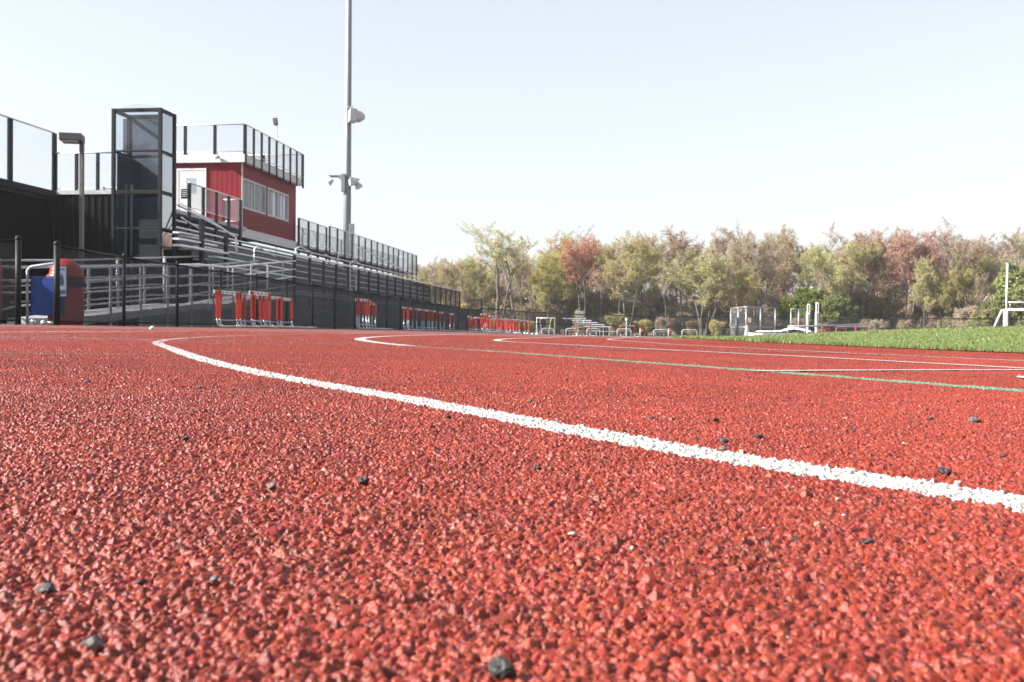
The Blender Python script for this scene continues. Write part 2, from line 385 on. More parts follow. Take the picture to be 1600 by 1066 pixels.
class Field:
    """periodic relief of bonded rubber crumb: every crumb is a small faceted shard, the surface is the top of them all"""
    def __init__(s, size, res, gap, seed, amp=1.):
        rg = np.random.default_rng(seed); n = int(round(size/res)); res = size/n; s.size, s.n = size, n
        k = int(size/gap); gx_, gy2 = np.meshgrid(np.arange(k), np.arange(k)); m = k*k
        cx = ((gx_+.5+rg.uniform(-.5, .5, gx_.shape))*size/k).ravel(); cy = ((gy2+.5+rg.uniform(-.5, .5, gx_.shape))*size/k).ravel()
        sz = gap*rg.lognormal(0, .26, m); zc = (rg.normal(0, .00066, m)+.0004*np.sin(cx*2*math.pi/size*7)*np.sin(cy*2*math.pi/size*6))*amp
        w = int(math.ceil(1.35*gap/res)); o = np.arange(-w, w+1); OX, OY = np.meshgrid(o, o); OX = OX.ravel(); OY = OY.ravel()
        key = np.zeros(n*n, np.int64)
        for b in range(0, m, 3000):
            q = slice(b, min(b+3000, m)); nb = q.stop-q.start
            ix = np.floor(cx[q]/res).astype(int); iy = np.floor(cy[q]/res).astype(int)
            dx = (ix[:, None]+OX+.5)*res-cx[q][:, None]; dy = (iy[:, None]+OY+.5)*res-cy[q][:, None]
            el = rg.uniform(.62, 1., nb); a0 = rg.uniform(0, math.pi, nb); sl = rg.normal(0, .42, (2, nb))
            h = zc[q][:, None]+sl[0][:, None]*dx+sl[1][:, None]*dy
            nf = 6
            for f in range(nf):
                a = a0+2*math.pi*(f+rg.uniform(-.3, .3, nb))/nf; rr = sz[q]*rg.uniform(.30, .58, nb)*np.where(np.abs(np.cos(a-a0)) > .6, 1., el); st = rg.uniform(.7, 3.0, nb)
                h = np.minimum(h, zc[q][:, None]+.00012-st[:, None]*(np.cos(a)[:, None]*dx+np.sin(a)[:, None]*dy-rr[:, None]))
            flat = ((iy[:, None]+OY) % n)*n+((ix[:, None]+OX) % n)
            kk = (np.clip((h+.004)*1e7, 1, None).astype(np.int64) << 20) | np.arange(b, b+nb)[:, None]
            kf = kk.ravel(); ff = flat.ravel(); od = np.argsort(kf, kind='stable'); ff = ff[od]; kf = kf[od]
            tmp = np.zeros(n*n, np.int64); tmp[ff] = kf; key = np.maximum(key, tmp)
        ident = (key & ((1 << 20)-1)).reshape(n, n); H = ((key >> 20)/1e7-.004).reshape(n, n); H = np.maximum(H, -.0024*amp)
        for _ in range(1): H = (H*4+np.roll(H, 1, 0)+np.roll(H, -1, 0)+np.roll(H, 1, 1)+np.roll(H, -1, 1))/8
        s.H = H; s.col = red_cols(m, rg)[ident]
    def at(s, x, y, x0, y0):
        u = ((x-x0)/s.size) % 1*s.n-.0; v = ((y-y0)/s.size) % 1*s.n; i = np.floor(u).astype(int); j = np.floor(v).astype(int); fu = u-i; fv = v-j
        i0, i1, j0, j1 = i % s.n, (i+1) % s.n, j % s.n, (j+1) % s.n; H = s.H
        return (H[j0, i0]*(1-fu)+H[j0, i1]*fu)*(1-fv)+(H[j1, i0]*(1-fu)+H[j1, i1]*fu)*fv
    def patch(s):
        n = s.n; e = np.arange(n+1)/n*s.size-s.size/2; X, Y = np.meshgrid(e, e); w = np.arange(n+1) % n
        idx = np.arange((n+1)**2).reshape(n+1, n+1); I = np.stack([idx[:-1, :-1], idx[:-1, 1:], idx[1:, 1:], idx[1:, :-1]], -1).reshape(-1)
        o = np_mesh('granule_patch', np.stack([X, Y, s.H[np.ix_(w, w)]], -1).reshape(-1, 3), 4, I, M['granule'], col=s.col[np.ix_(w, w)].reshape(-1, 3), smooth=True)
        COL.objects.unlink(o); return o
NEAR = Field(.32, .00021, .00128, 1); MID = Field(.55, .0004, .0017, 2, 1.1)
near = [NEAR.patch()]; mid = [MID.patch()]
def relief(x, y):
    """height of the crumb above the ground plane, the same field the patches are made of"""
    h = np.where((y < .96) & (np.abs(x) < .96), NEAR.at(x, y, -.96, 0), MID.at(x, y, -2.2, .96))
    return np.where(y > 3., .0006, h)
far = [tile(1.25, .0040, .0026, OCT, 4, False, (-.0012, .0004))]
lay(near, .32, -.96, 6, 0, 3, turn=False)
lay(mid, .55, -2.2, 8, .96, 4, turn=False)
lay(mid, .55, -2.06, 2, .41, 1, turn=False); lay(mid, .55, .96, 2, .41, 1, turn=False)
lay(far, 1.25, -5.0, 7, 3.16, 5, lambda x, y: x-.7 < XR(y))

# --- painted lines ---------------------------------------------------------------------------
def smooth_path(P, step):
    P = np.array(P, float); n = len(P); out = []
    for i in range(n-1):
        p0 = P[max(i-1, 0)]; p1 = P[i]; p2 = P[i+1]; p3 = P[min(i+2, n-1)]
        t01 = np.linalg.norm(p1-p0)**.5+1e-6; t12 = np.linalg.norm(p2-p1)**.5+1e-6; t23 = np.linalg.norm(p3-p2)**.5+1e-6
        m1 = (p2-p1)+t12*((p1-p0)/t01-(p2-p0)/(t01+t12)) if i > 0 else p2-p1
        m2 = (p2-p1)+t12*((p3-p2)/t23-(p3-p1)/(t12+t23)) if i < n-2 else p2-p1
        k = max(2, int(np.linalg.norm(p2-p1)/step))
        for j in range(k):
            t = j/k; out.append((2*t**3-3*t**2+1)*p1+(t**3-2*t*t+t)*m1+(-2*t**3+3*t*t)*p2+(t**3-t*t)*m2)
    out.append(P[-1]); return np.array(out)
def line(name, px, width, m, label, grain=None, lift=.0024, step=.06, extra=(), run=0., run2=0., tone=(.42, .40, .385)):
    P = list(extra)+[gnd(x, y)[:2] for x, y in px]
    if run:      # the line goes on past the first surveyed point
        v = P[0]-P[1]; v = v/np.linalg.norm(v); P = [P[0]+v*run, P[0]+v*run*.4]+P
    if run2:
        v = P[-1]-P[-2]; v = v/np.linalg.norm(v); P = P+[P[-1]+v*run2]
    C = smooth_path(P, step); d = np.gradient(C, axis=0); d /= np.linalg.norm(d, axis=1)[:, None]+1e-9
    nn = np.stack([-d[:, 1], d[:, 0]], -1)
    def strip(C, nn, us, z, nm, col=None, par=None):
        V = C[:, None, :]+nn[:, None, :]*us[None, :, None]; Z = z(V[..., 0], V[..., 1]); rr_, cc_ = Z.shape
        idx = np.arange(rr_*cc_).reshape(rr_, cc_); I = np.stack([idx[:-1, :-1], idx[:-1, 1:], idx[1:, 1:], idx[1:, :-1]], -1).reshape(-1)
        P = np.stack([V[..., 0], V[..., 1], Z], -1).reshape(-1, 3); o = np_mesh(nm, P, 4, I, m if col is None else M['white_paint'], par, col=col, smooth=True)
        return o
    dist = C[:, 1]
    if grain is None:
        o = strip(C, nn, np.array([-1, -.33, .33, 1])*width/2, lambda x, y: g(x, y)+lift, name); tag(o, label, 'track line', kind='structure'); return o
    ymax = grain; farp = dist > ymax-.15
    k0 = int(np.argmax(dist > ymax-.15)) if farp.any() else len(C)
    o = strip(C[k0:] if k0 == int(np.argmax(farp)) and dist[-1] > ymax else C[:2], nn[k0:] if dist[-1] > ymax else nn[:2], np.array([-1, -.33, .33, 1])*width/2, lambda x, y: g(x, y)+.0012, name)
    tag(o, label, 'track line', kind='structure')
    near_ = C[(dist <= ymax) & (dist > .12)] if dist[0] < dist[-1] else C[(dist <= ymax) & (dist > .12)]
    L = np.concatenate([[0], np.cumsum(np.linalg.norm(np.diff(near_, axis=0), axis=1))]); t = []; s_ = 0.
    while s_ < L[-1]:
        y_ = np.interp(s_, L, near_[:, 1]); t.append(s_); s_ += .00038*max(.55, y_)**1.15
    t = np.array(t); Cx = np.stack([np.interp(t, L, near_[:, 0]), np.interp(t, L, near_[:, 1])], -1); dd = np.gradient(Cx, axis=0); dd /= np.linalg.norm(dd, axis=1)[:, None]
    n2 = np.stack([-dd[:, 1], dd[:, 0]], -1); us = np.linspace(-.56, .56, int(width*1.12/.00045))*width; rg = np.random.default_rng(4)
    def z(x, y):
        h = relief(x, y); e = .5+.045*np.sin(t*900)[:, None]*np.sin(t*391+1)[:, None]+.03*np.sin(t[:, None]*2300+us[None, :]*900)
        cover = (np.abs(us)[None, :]/width < e) & (h > -.0012+.0006*np.sin(x*1700)*np.sin(y*1500))
        return g(x, y)+h+np.where(cover, .00022, -.0004)
    col = np.clip(np.array(tone)*rg.normal(1, .05, (len(t)*len(us), 1)), 0, .92)
    VV = Cx[:, None, :]+n2[:, None, :]*us[None, :, None]; low = (relief(VV[..., 0], VV[..., 1]) < -.00075).reshape(-1)
    col[low] = np.array([.34, .12, .09])*(.6+.4*tone[1]/.4) if tone[0] > .3 else np.array([.2, .07, .04])
    strip(Cx, n2, us, z, 'painted_granules', col, o); return o
line('lane_line', [(2600, 1010), (2000, 866), (1780, 822), (1600, 790), (1450, 765), (1300, 741.5), (1150, 717.5), (1000, 693), (800, 655), (600, 618), (500, 601), (400, 582), (320, 563), (270, 546), (246, 536), (262, 531), (310, 527.5), (400, 524), (520, 521.5)],
     .0325, M['line_white'], 'broad white lane line hooking back near the fence', run2=3., grain=3.0)
line('lane_line', [(638, 541.3), (600, 537.5), (572, 533.5), (562, 531), (575, 528), (630, 525), (720, 523)], .055, M['line_white'], 'white lane line hook beyond the broad one', run2=3., step=.2)
line('lane_line', [(1700, 621), (1600, 612), (1400, 596.5), (1200, 581), (1000, 566.5), (800, 551.5), (638, 541.3)], .042, M['line_green'], 'green lane line crossing the track', run=2., grain=2.95, tone=(.10, .21, .13))
line('lane_line', [(1700, 583), (1600, 577), (1400, 566), (1200, 555.5), (1000, 545.5), (850, 537.5), (790, 534.5), (776, 532.5), (792, 530), (850, 528)], .042, M['line_white'], 'third white lane line hook', run=4., run2=3., step=.2)
line('lane_line', [(1700, 569), (1600, 565), (1420, 557), (1250, 549), (1100, 541.5), (1000, 535), (951, 531), (968, 529), (990, 527.5)], .03, M['line_white'], 'fourth white lane line hook', run=4., run2=3., step=.2)
line('lane_line', [(1700, 579), (1600, 579.5), (1400, 580), (1180, 581.5)], .03, M['line_white'], 'white cross line meeting the green line', run=1.5)
line('lane_line', [(1700, 564), (1600, 560.5), (1440, 556), (1250, 551.5), (1000, 548), (750, 541), (600, 537.5), (430, 534.5), (270, 532.5), (0, 526.5), (-100, 525)], .02, M['line_purple'], 'thin violet line across the track', run=3., run2=2., step=.15)
line('lane_line', [(-100, 552), (0, 553.5), (140, 555), (290, 557)], .010, M['line_green'], 'faint green line at left', run=3.)
line('lane_line', [(-60, 527), (30, 528), (120, 529.5), (240, 531.5)], .018, M['line_white'], 'thin white line left of the hook', run=3., step=.2)
line('lane_line', [(-60, 519.5), (30, 519.3), (160, 518.5), (300, 518)], .06, M['line_white'], 'thin white line by the gate', run=4., step=.3)
# ------------------------------------------------------------------ pebbles on the track
def stone(x, y, w, hf, m, label, seed, cat='stone', name='pebble'):
    rg = np.random.default_rng(seed); p = gnd(x, y+w*hf*.35); r = w/2/F*np.linalg.norm(p-CAM)
    V, Fc = ico(2); P = shards(V, 1, rg, .02, 8, .3, .75)[0]*np.array([r*1.12, r*.9, r*hf*1.2])
    a = rg.uniform(-.5, .5); P = P@np.array([[math.cos(a), math.sin(a), 0], [-math.sin(a), math.cos(a), 0], [0, 0, 1]])
    tl = rg.uniform(-.35, .35); P = P@np.array([[math.cos(tl), 0, math.sin(tl)], [0, 1, 0], [-math.sin(tl), 0, math.cos(tl)]])
    o = np_mesh(name, P, 3, Fc.reshape(-1), M[m]); 
    o.location = (float(p[0]), float(p[1]), float(g(p[0], p[1]))+.0008+r*hf*.62)
    tag(o, label, cat, 'loose stones on the track')
for i, (x, y, w, hf, m, lab) in enumerate([
    (571, 753, 21, .85, 'stone_dark', 'dark angular stone with a lit left face left of the lower middle of the track'),
    (426, 764, 20, .6, 'stone_grey', 'flat grey stone left of the dark angular one'),
    (148, 1012, 42, .6, 'stone_grey', 'big pale grey stone lying in the near left corner'),
    (786, 1050, 44, .7, 'stone_dark', 'big dark wedge stone at the bottom edge of the picture'),
    (335, 911, 12, 1., 'stone_grey', 'small upright grey sliver between the two near left stones and the middle'),
    (76, 926, 28, .6, 'stone_dark', 'dark stone near the left edge above the big pale grey one'),
    (221, 914, 17, .6, 'stone_dark', 'small dark stone right of the one near the left edge'),
    (292, 688, 13, .65, 'stone_dark', 'small black stone on the left below the hook of the broad line'),
    (700, 652, 13, .7, 'stone_dark', 'black stone just under the lower edge of the broad white line, left of its middle'),
    (840, 733, 15, .6, 'stone_dark', 'black stone in the middle of the track below the broad white line'),
    (1131, 689, 16, .75, 'stone_dark', 'round black stone touching the upper edge of the broad white line'),
    (1129, 703, 15, .55, 'stone_grey', 'olive grey stone lying on the broad white line'),
    (1187, 684, 14, .65, 'stone_dark', 'blocky black stone just right of the round one above the line'),
    (1159, 707, 9, .6, 'stone_tan', 'tan chip on the upper edge of the broad white line'),
    (1120, 658, 12, .6, 'stone_dark', 'black stone with a pale chip above the pair by the line'),
    (1475, 739, 20, .85, 'stone_dark', 'tall dark stone above the right end of the broad white line'),
    (1497, 756, 16, .4, 'stone_tan', 'flat tan stone resting on the edge of the line at right'),
    (1521, 656, 22, .5, 'stone_grey', 'pale flat stone at upper right of the track'),
    (1455, 656, 11, .7, 'stone_dark', 'black stone left of the pale flat one at upper right'),
    (1413, 696, 11, .6, 'stone_tan', 'little tan stone above the line at right'),
    (1334, 675, 11, .5, 'stone_dark', 'black chip left of the little tan stone'),
    (1565, 715, 13, .45, 'stone_dark', 'flat black stone by the right edge of the picture'),
    (1354, 850, 20, .55, 'stone_dark', 'dark stone in the near right part below the broad line'),
    (1310, 783, 9, .8, 'stone_tan', 'pale tan pebble below the line at right'),
    (1318, 808, 12, .6, 'stone_tan', 'tan pebble lowest below the line at right'),
    (1018, 654, 9, .6, 'stone_dark', 'tiny black stone over the middle of the broad line'),
    (828, 628, 9, .6, 'stone_grey', 'tiny grey stone between green and white lines'),
    (955, 612, 9, .6, 'stone_dark', 'tiny black stone under the green line'),
    (312, 607, 9, .6, 'stone_dark', 'tiny black stone at left, level with the bend of the broad line'),
    (135, 597, 9, .6, 'stone_dark', 'tiny black stone farthest left on the track'),
    (893, 838, 13, .6, 'stone_white', 'whitish pebble in the middle foreground'),
    (987, 861, 11, .8, 'stone_tan', 'pale pebble right of the whitish one in the foreground'),
    (238, 513, 9, .6, 'stone_white', 'white pebble lying on the track far off near the fence')]):
    stone(x, y, w, hf, m, lab, 100+i)
m_ = MB(); p = gnd(1592, 593); m_.obox((p[0]+.01, p[1], g(p[0]+.01, p[1])+.004), (.006, 0, 0), (0, .015, 0), (0, 0, .0008))
tag(m_.build('tag_strip', M['white_paint'] if False else M['hurdle_white'], bevel=.001), 'small white strip lying on the track at the right edge', 'strip')

# ------------------------------------------------------------------ chain link fence along the track
def fence_run(root, pts, heights, post_s, wire, pm, postr=.03, gap=.055, wr=.0055, toprail=.022, bottom=True, mid=False):
    """pts: ground polyline, posts at every point"""
    mw = MB(); mr = MB(); ml = MB(); mm = MB()
    for i in range(len(pts)-1):
        a, b = np.array(pts[i], float), np.array(pts[i+1], float); h = (heights[i]+heights[i+1])/2
        mw.wires(a+(0, 0, .05), b+(0, 0, .05), h-.07, gap, wr)
        mr.tube([a+(0, 0, heights[i]), b+(0, 0, heights[i+1])], toprail, 8)
        if bottom: ml.tube([a+(0, 0, .06), b+(0, 0, .06)], toprail*.7, 6)
        if mid: mm.tube([a+(0, 0, heights[i]*.5), b+(0, 0, heights[i+1]*.5)], toprail*.7, 6)
    mw.build('wire_mesh', M[wire], root); mr.build('top_rail', M[pm], root, True); ml.build('bottom_rail', M[pm], root, True)
    if mid: mm.build('middle_rail', M[pm], root, True)
    for p, h, r in zip(pts, heights, [postr]*len(pts) if not hasattr(postr, '__len__') else postr):
        p = np.array(p, float); q = MB(); q.tube([p+(0, 0, -.05), p+(0, 0, h+.02)], r, 10)
        q.lathe(p+(0, 0, h+.02), [(r*1.15, 0), (r*1.15, .02), (r*.8, .05), (r*.2, .065)], 10); q.build('post', M[pm], root, True)
ft = -9.5
ss = [15.75]+[17.95+2.2*i for i in range(12)]+[44.9, 47.6, 50.3, 53.]
pts = [W(s, ft, float(g(*W(s, ft, 0)[:2]))) for s in ss]
X53 = pts[-1]
for px_, Yd in ((712, 55.5), (731, 58.), (751, 60.)):
    X = (px_-800)/F*Yd; pts.append(np.array([X, Yd, float(g(X, Yd))]))
hs = [1.3]+[1.27]*(len(pts)-2)+[1.35]
root = thing('chain_link_fence', 'black chain link fence with posts running along the track before the grandstand', 'fence', pts[0])
fence_run(root, pts, hs, 0, 'black_wire', 'black_metal', [.05]+[.03]*(len(pts)-2)+[.05])
# gate leaf at the far left
Yg = 15.9; xa, xb = -9.6, (28-800)/F*Yg
ga = np.array([xa, Yg-.4, float(g(xa, Yg))]); gb = np.array([xb, Yg, float(g(xb, Yg))])
root = thing('chain_link_gate', 'black chain link gate leaf standing open at the left edge', 'gate', ga)
fence_run(root, [ga, gb], [1.27, 1.3], 0, 'black_wire', 'black_metal', [.04, .045], gap=.024, wr=.0045)
# gate frame at the corner beyond the stand
za = at_Y(751, 466, 60.)
pa = np.array([(751-800)/F*60.3, 60.3, 0]); pa[2] = float(g(pa[0], pa[1])); pb = W(62.4, -10.6, 0); pb[2] = float(g(pb[0], pb[1]))
root = thing('gate_frame', 'tall black gate frame at the far corner of the grandstand', 'gate', pa)
q = MB(); zt = za[2]; q.tube([pa, (pa[0], pa[1], zt)], .07, 10); q.build('post', M['black_metal'], root, True)
q = MB(); q.tube([(pa[0], pa[1], zt-.05), (pb[0], pb[1], zt-.05)], .045, 8); q.build('beam', M['black_metal'], root, True)
q = MB(); q.wires((pa[0], pa[1], pa[2]+1.3), (pb[0], pb[1], pa[2]+1.3), zt-pa[2]-1.4, .09, .002); q.build('wire_mesh', M['black_wire'], root)
# far fence round the end of the track
fx = [752, 800, 822, 885, 935, 1020, 1105, 1151, 1230, 1310, 1390, 1470, 1550, 1640]; fp = []
for k, x in enumerate(fx):
    Yd = 84+min(14, 3.2*k); X = (x-800)/F*Yd; fp.append(np.array([X, Yd, float(g(X, Yd))]))
root = thing('chain_link_fence', 'long tall black chain link fence at the edge of the wood', 'fence', fp[0])
fence_run(root, fp, [1.95]*len(fp), 0, 'black_wire', 'black_metal', .055, gap=.16, wr=.0075, toprail=.045, mid=True)

# ------------------------------------------------------------------ guard rails used on the stand
def guard(parent, A, B, h, n, wire='galv_wire', pw=.055, below=.35, gap=.07, wr=.0032, rail='alu', post='black_metal', name='guard_rail', post0=True):
    """top-railed mesh guard from A to B (deck points), posts as sub-parts"""
    A, B = np.array(A, float), np.array(B, float); e = B-A; L = np.linalg.norm(e); e /= L; nn = np.array([-e[1], e[0], 0])
    q = MB(); q.wires(A+(0, 0, .05), B+(0, 0, .05), h-.06, gap, wr); 
    o = q.build(name, M[wire], parent)
    q = MB(); q.tube([A+(0, 0, h), B+(0, 0, h)], .027, 8); q.tube([A+(0, 0, .05), B+(0, 0, .05)], .018, 6); q.build('top_rail', M[rail], o, True)
    for i in range(0 if post0 else 1, n):
        p = A+(B-A)*i/(n-1) ; q = MB()
        q.obox(p+nn*0+np.array([0, 0, (h-below)/2-.01]), e*pw, nn*.03, (0, 0, (h+below)/2)); q.build('post', M[post], o, bevel=.006)
    return o

# ------------------------------------------------------------------ grandstand
p = at_Y(252, 168, 30.5); LS0 = p@UA; LT1 = p@VA; LT0 = at_s(174, 168, LS0)[0]; LS1 = at_t(276, 178, LT1)[0]; LZ = p[2]
S0, S1, SX = 31.7, 62., 68.2
TF, TW, TB, DK = -11., -12.3, -15.2, 1.24
stand = thing('grandstand', 'aluminium grandstand of bench rows with black mesh guard rails', 'grandstand', W(S0, TF, 0))
NR = 6; RUN = (TB-TW)/NR; RISE = (3.15-DK)/NR
q = MB(); q.st(S0, S1, TW, TF+.05, DK-.12, DK); q.st(29.5, S0, TW, TF-1.2, DK-.12, DK-.004); q.build('front_walkway', M['alu_dull'], stand)
for i in range(NR):
    s_a = 30.2+.0*i; s_b = S1 if i < 4 else SX
    t0 = TW+RUN*i; z = DK+RISE*(i+1)
    q = MB()
    for k in range(2): q.st(s_a, s_b, t0+RUN*.40-.13*(k+1), t0+RUN*.40-.13*k-.012, z+.36, z+.405)
    q.build('bench_seat', M['alu'], stand)
    q = MB(); q.st(s_a, s_b, t0+RUN*.95, t0, z-.04, z); q.build('tread', M['alu_dull'], stand)
    q = MB(); q.st(s_a, s_b, t0-.03, t0-.004, z-RISE+.05, z-.042); q.build('shade_board', M['shade_board'], stand)  # dark boards put the shade of the open row gaps into colour
for s in np.arange(S0+.4, SX, 2.4):
    q = MB()
    for k in range(4):
        t = TW+RUN*1.6*k
        if s > S1-1 and k < 3: continue
        q.st(s, s+.09, t-.09, t, -.1, DK+RISE*1.6*k-.12)
    if s < S1-1: q.tube([W(s+.04, TW, .2), W(s+.04, TB, 3.0)], .05, 6)
    q.build('support_frame', M['black_metal'], stand)
q = MB(); n = 17
for i in range(n):
    a = S0+(S1-S0)*i/n; b = S0+(S1-S0)*(i+1)/n-.012; zb = float(g(*W(a, TF, 0)[:2]))
    q.st(a, b, TF-.03, TF+.012*(i % 2), zb-.05, DK-.125-.03*((i*7) % 3))
q.build('skirt_panel', M['grey_skirt'], stand)
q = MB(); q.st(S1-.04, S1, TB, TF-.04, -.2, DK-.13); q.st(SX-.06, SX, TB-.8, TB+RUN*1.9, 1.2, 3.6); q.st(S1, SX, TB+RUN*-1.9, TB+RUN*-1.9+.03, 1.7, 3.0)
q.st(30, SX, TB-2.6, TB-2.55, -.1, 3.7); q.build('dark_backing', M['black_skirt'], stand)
q = MB(); q.st(LS1+.06, 37.6, TB-3.4, TB+.25, 3.78, 3.9); q.st(37.8, SX, TB-1.3, TB-.004, 3.76, 3.88); q.build('upper_walkway', M['alu_dull'], stand)
guard(stand, W(S0, TF, DK), W(S1, TF, DK), 1.19, 21, 'black_wire', .075, .45, wr=.0033)
sA, zA = at_t(462, 342, TB); sB, zB = at_t(648, 397, TB)
guard(stand, W(44.05, TB+.1, 3.88), W(48.1, TB+.1, 3.88), 1.09, 4, 'galv_wire', .085, .5)
guard(stand, W(48.6, TB+.1, 3.88), W(SX, TB+.1, 3.88), 1.2, 16, 'galv_wire', .08, .65)
guard(stand, W(44.2, TB-1.25, 3.88), W(SX, TB-1.25, 3.88), 1.1, 12, 'galv_wire', .04, .1)
guard(stand, W(SX, TB-1.2, 3.88), W(SX, TB+.1, 3.88), 1.1, 2, 'galv_wire', .05, .1)
# guards beside the press box door, stair guards
sA, zA = at_t(375.6, 312, -14.5); sB, zB = at_t(309, 298, -14.5)
guard(stand, W(31.6, -14.5, 3.9), W(sA, -14.5, 3.9), zA-3.9, 5, 'galv_wire', .085, .85)
guard(stand, W(sA, -14.5, 3.9), W(sA, TB+.06, 3.9), zA-3.9, 2, 'galv_wire', .05, .1, post0=False)
def handrail(pts, r=.024):
    q = MB(); q.tube(pts, r, 8); q.build('handrail', M['alu'], stand, True)
def wt(x, y, t): 
    s, z = at_t(x, y, t); return W(s, t, z)
handrail([wt(277, 320, -14.3), wt(300, 332, -13.9), wt(345, 356, -13.3), wt(369, 371, -12.9), wt(370, 398, -12.9)], .03)
handrail([wt(283, 340, -14.3), wt(312, 358, -13.9)], .02)
handrail([wt(282, 318, -14.1), wt(330, 345, -13.6), wt(368, 370, -13.0)], .02)
for a in ([(397, 412), (397, 390), (401, 386), (406, 387), (430, 401)], [(462, 396), (462, 389), (467, 386), (472, 387), (486, 394), (486, 404)],
          [(547, 452), (547, 412), (551, 408), (556, 408), (566, 415), (567, 424)], [(509, 385), (528, 396), (528, 413)], [(507, 397), (528, 410)],
          [(547, 452), (556, 455), (556, 428), (548, 421)]):
    handrail([wt(x, y, -11.9-(455-y)*.018) for x, y in a], .026)
handrail([wt(x, y, TB+.5) for x, y in ((557, 386), (600, 405), (640, 429), (654, 438))], .03)
handrail([wt(x, y, TB+.3) for x, y in ((471, 380), (472, 366), (475, 363), (480, 368))], .024)
# side flight of benches seen on the right of the lift
q = MB()
for k, (xa, ya, xb, yb) in enumerate(((276, 363, 306, 369), (276, 373, 334, 384), (276, 383, 352, 396))):
    t = -13.5+.35*k; A = wt(xa, ya, t); B = wt(xb, yb, t); q.obox((A+B)/2, (B-A)/2, VA*.12, (0, 0, .025))
q.build('side_bench', M['alu'], stand)
for x0, y0, y1 in ((316, 345, 402), (354, 366, 418)):
    t = -13.; s, z1 = at_t(x0, y0, t); _, z0 = at_t(x0, y1, t); q = MB(); q.st(s, s+.16, t-.1, t, 1.0, z1); q.build('stair_post', M['black_metal'], stand, bevel=.006)

# ------------------------------------------------------------------ access ramp
ramp = thing('access_ramp', 'aluminium wheelchair ramp with tubular railings climbing to the grandstand', 'ramp', W(19, TF, 0))
RS0, RS1 = 18.6, S0
def rz(s): return float(np.interp(s, [RS0, 24.5, 26.2, RS1], [.22, .66, .70, DK]))
q = MB()
for a, b in ((RS0, 24.5), (24.5, 26.2), (26.2, RS1)):
    c = [(a, TW+.05), (a, TF), (b, TF), (b, TW+.05)]
    q.hexa([W(s, t, rz(s)-.16) for s, t in c]+[W(s, t, rz(s)) for s, t in c])
q.build('deck', M['alu_dull'], ramp)
q = MB(); n = 8; a0 = 21.5
for i in range(n):
    a = a0+(RS1-a0)*i/n; b = a0+(RS1-a0)*(i+1)/n-.01; f = lambda s, t, z: W(s, t, z)
    zb = float(g(*W(a, TF, 0)[:2]))-.05
    q.hexa([f(a, TF-.06, zb), f(a, TF-.02, zb), f(b, TF-.02, zb), f(b, TF-.06, zb), f(a, TF-.06, rz(a)-.165), f(a, TF-.02, rz(a)-.165), f(b, TF-.02, rz(b)-.165), f(b, TF-.06, rz(b)-.165)])
q.build('skirt_panel', M['grey_skirt'], ramp)
for t, ext in ((TF+.03, 0), (TW+.1, 1)):
    q = MB(); ks = [RS0-.5, RS0+.2, 24.5, 26.2, RS1]
    for dz, r in ((.98, .027), (.72, .019), (.48, .019), (.22, .019)):
        q.tube([W(s, t, rz(s)+dz-(.12 if s < RS0 and dz < .3 else 0)) for s in ks], r, 8)
    q.tube([W(RS0-.5, t, rz(RS0)+.98), W(RS0-.62, t, rz(RS0)+.8), W(RS0-.62, t, rz(RS0)+.35), W(RS0-.5, t, rz(RS0)+.22)], .025, 8)
    o = q.build('railing', M['alu_dull'] if ext else M['alu'], ramp, True)
    for s in np.arange(RS0+.3, RS1+.1, 1.3):
        p = MB(); p.st(s, s+.095, t-.05, t-.03, 0, rz(s)+.97); p.st(s-.04, s+.11, t-.048, t+.02-.03, rz(s)-.17, rz(s)-.02); p.build('post', M['alu_dull'], o)
q = MB()   # inner return run
for dz, r in ((1.3, .024), (.75, .018)):
    q.tube([W(19.5, TW-1.0, .1+dz), W(23., TW-1.0, .35+dz), W(30., TW-1.0, .95+dz)], r, 8)
for s in np.arange(19.6, 30, 2.6): q.st(s, s+.06, TW-1.04, TW-.98, 0, 1.4+(s-19.6)*.085)
q.build('inner_railing', M['alu_dull'], ramp, True)

# ------------------------------------------------------------------ press box
TP0, TP1 = TB-3.3, TB
PS0, PS1, PZ0, PZ1 = 37.68, 43.94, 3.9, 6.39
box = thing('press_box', 'red ribbed press box with a railed white roof atop the grandstand', 'press box', W(PS0, TP1, PZ0))
dT0, dZ1 = at_s(280, 267, PS0); dT1, _ = at_s(320, 267, PS0)
w1 = (at_t(378.5, 300, TP1)[0], at_t(414.5, 300, TP1)[0]); w2 = (at_t(417.5, 300, TP1)[0], at_t(450, 300, TP1)[0])
wz0, wz1 = at_t(380, 325.5, TP1)[1], at_t(378.5, 277.5, TP1)[1]
q = MB()
wl, wr_ = w1[0], w2[1]; wm0, wm1 = w1[1], w2[0]; th = .12
q.st(PS0, PS1, TP1-th, TP1, PZ0, wz0); q.st(PS0, PS1, TP1-th, TP1, wz1, PZ1)
q.st(PS0, wl, TP1-th, TP1, wz0, wz1); q.st(wm0, wm1, TP1-th, TP1, wz0, wz1); q.st(wr_, PS1, TP1-th, TP1, wz0, wz1)
q.st(PS0, PS0+th, TP0, TP1-th, PZ0, PZ1); q.st(PS1-th, PS1, TP0, TP1-th, PZ0, PZ1); q.st(PS0+th, PS1-th, TP0, TP0+th, PZ0, PZ1)
for s in np.arange(PS0+.1, PS1-.05, .2):      # standing ribs
    for z0, z1 in ((PZ0+.004, wz0-.09), (wz1+.09, PZ1-.004)): q.st(s, s+.022, TP1+.0005, TP1+.007, z0, z1)
for t in np.arange(TP0+.1, TP1-.03, .2):
    z0 = dZ1+.1 if dT0-.12 < t < dT1+.1 else PZ0+.004
    q.st(PS0-.007, PS0-.0005, t, t+.022, z0, PZ1-.004)
q.build('wall', M['red_siding'], box)
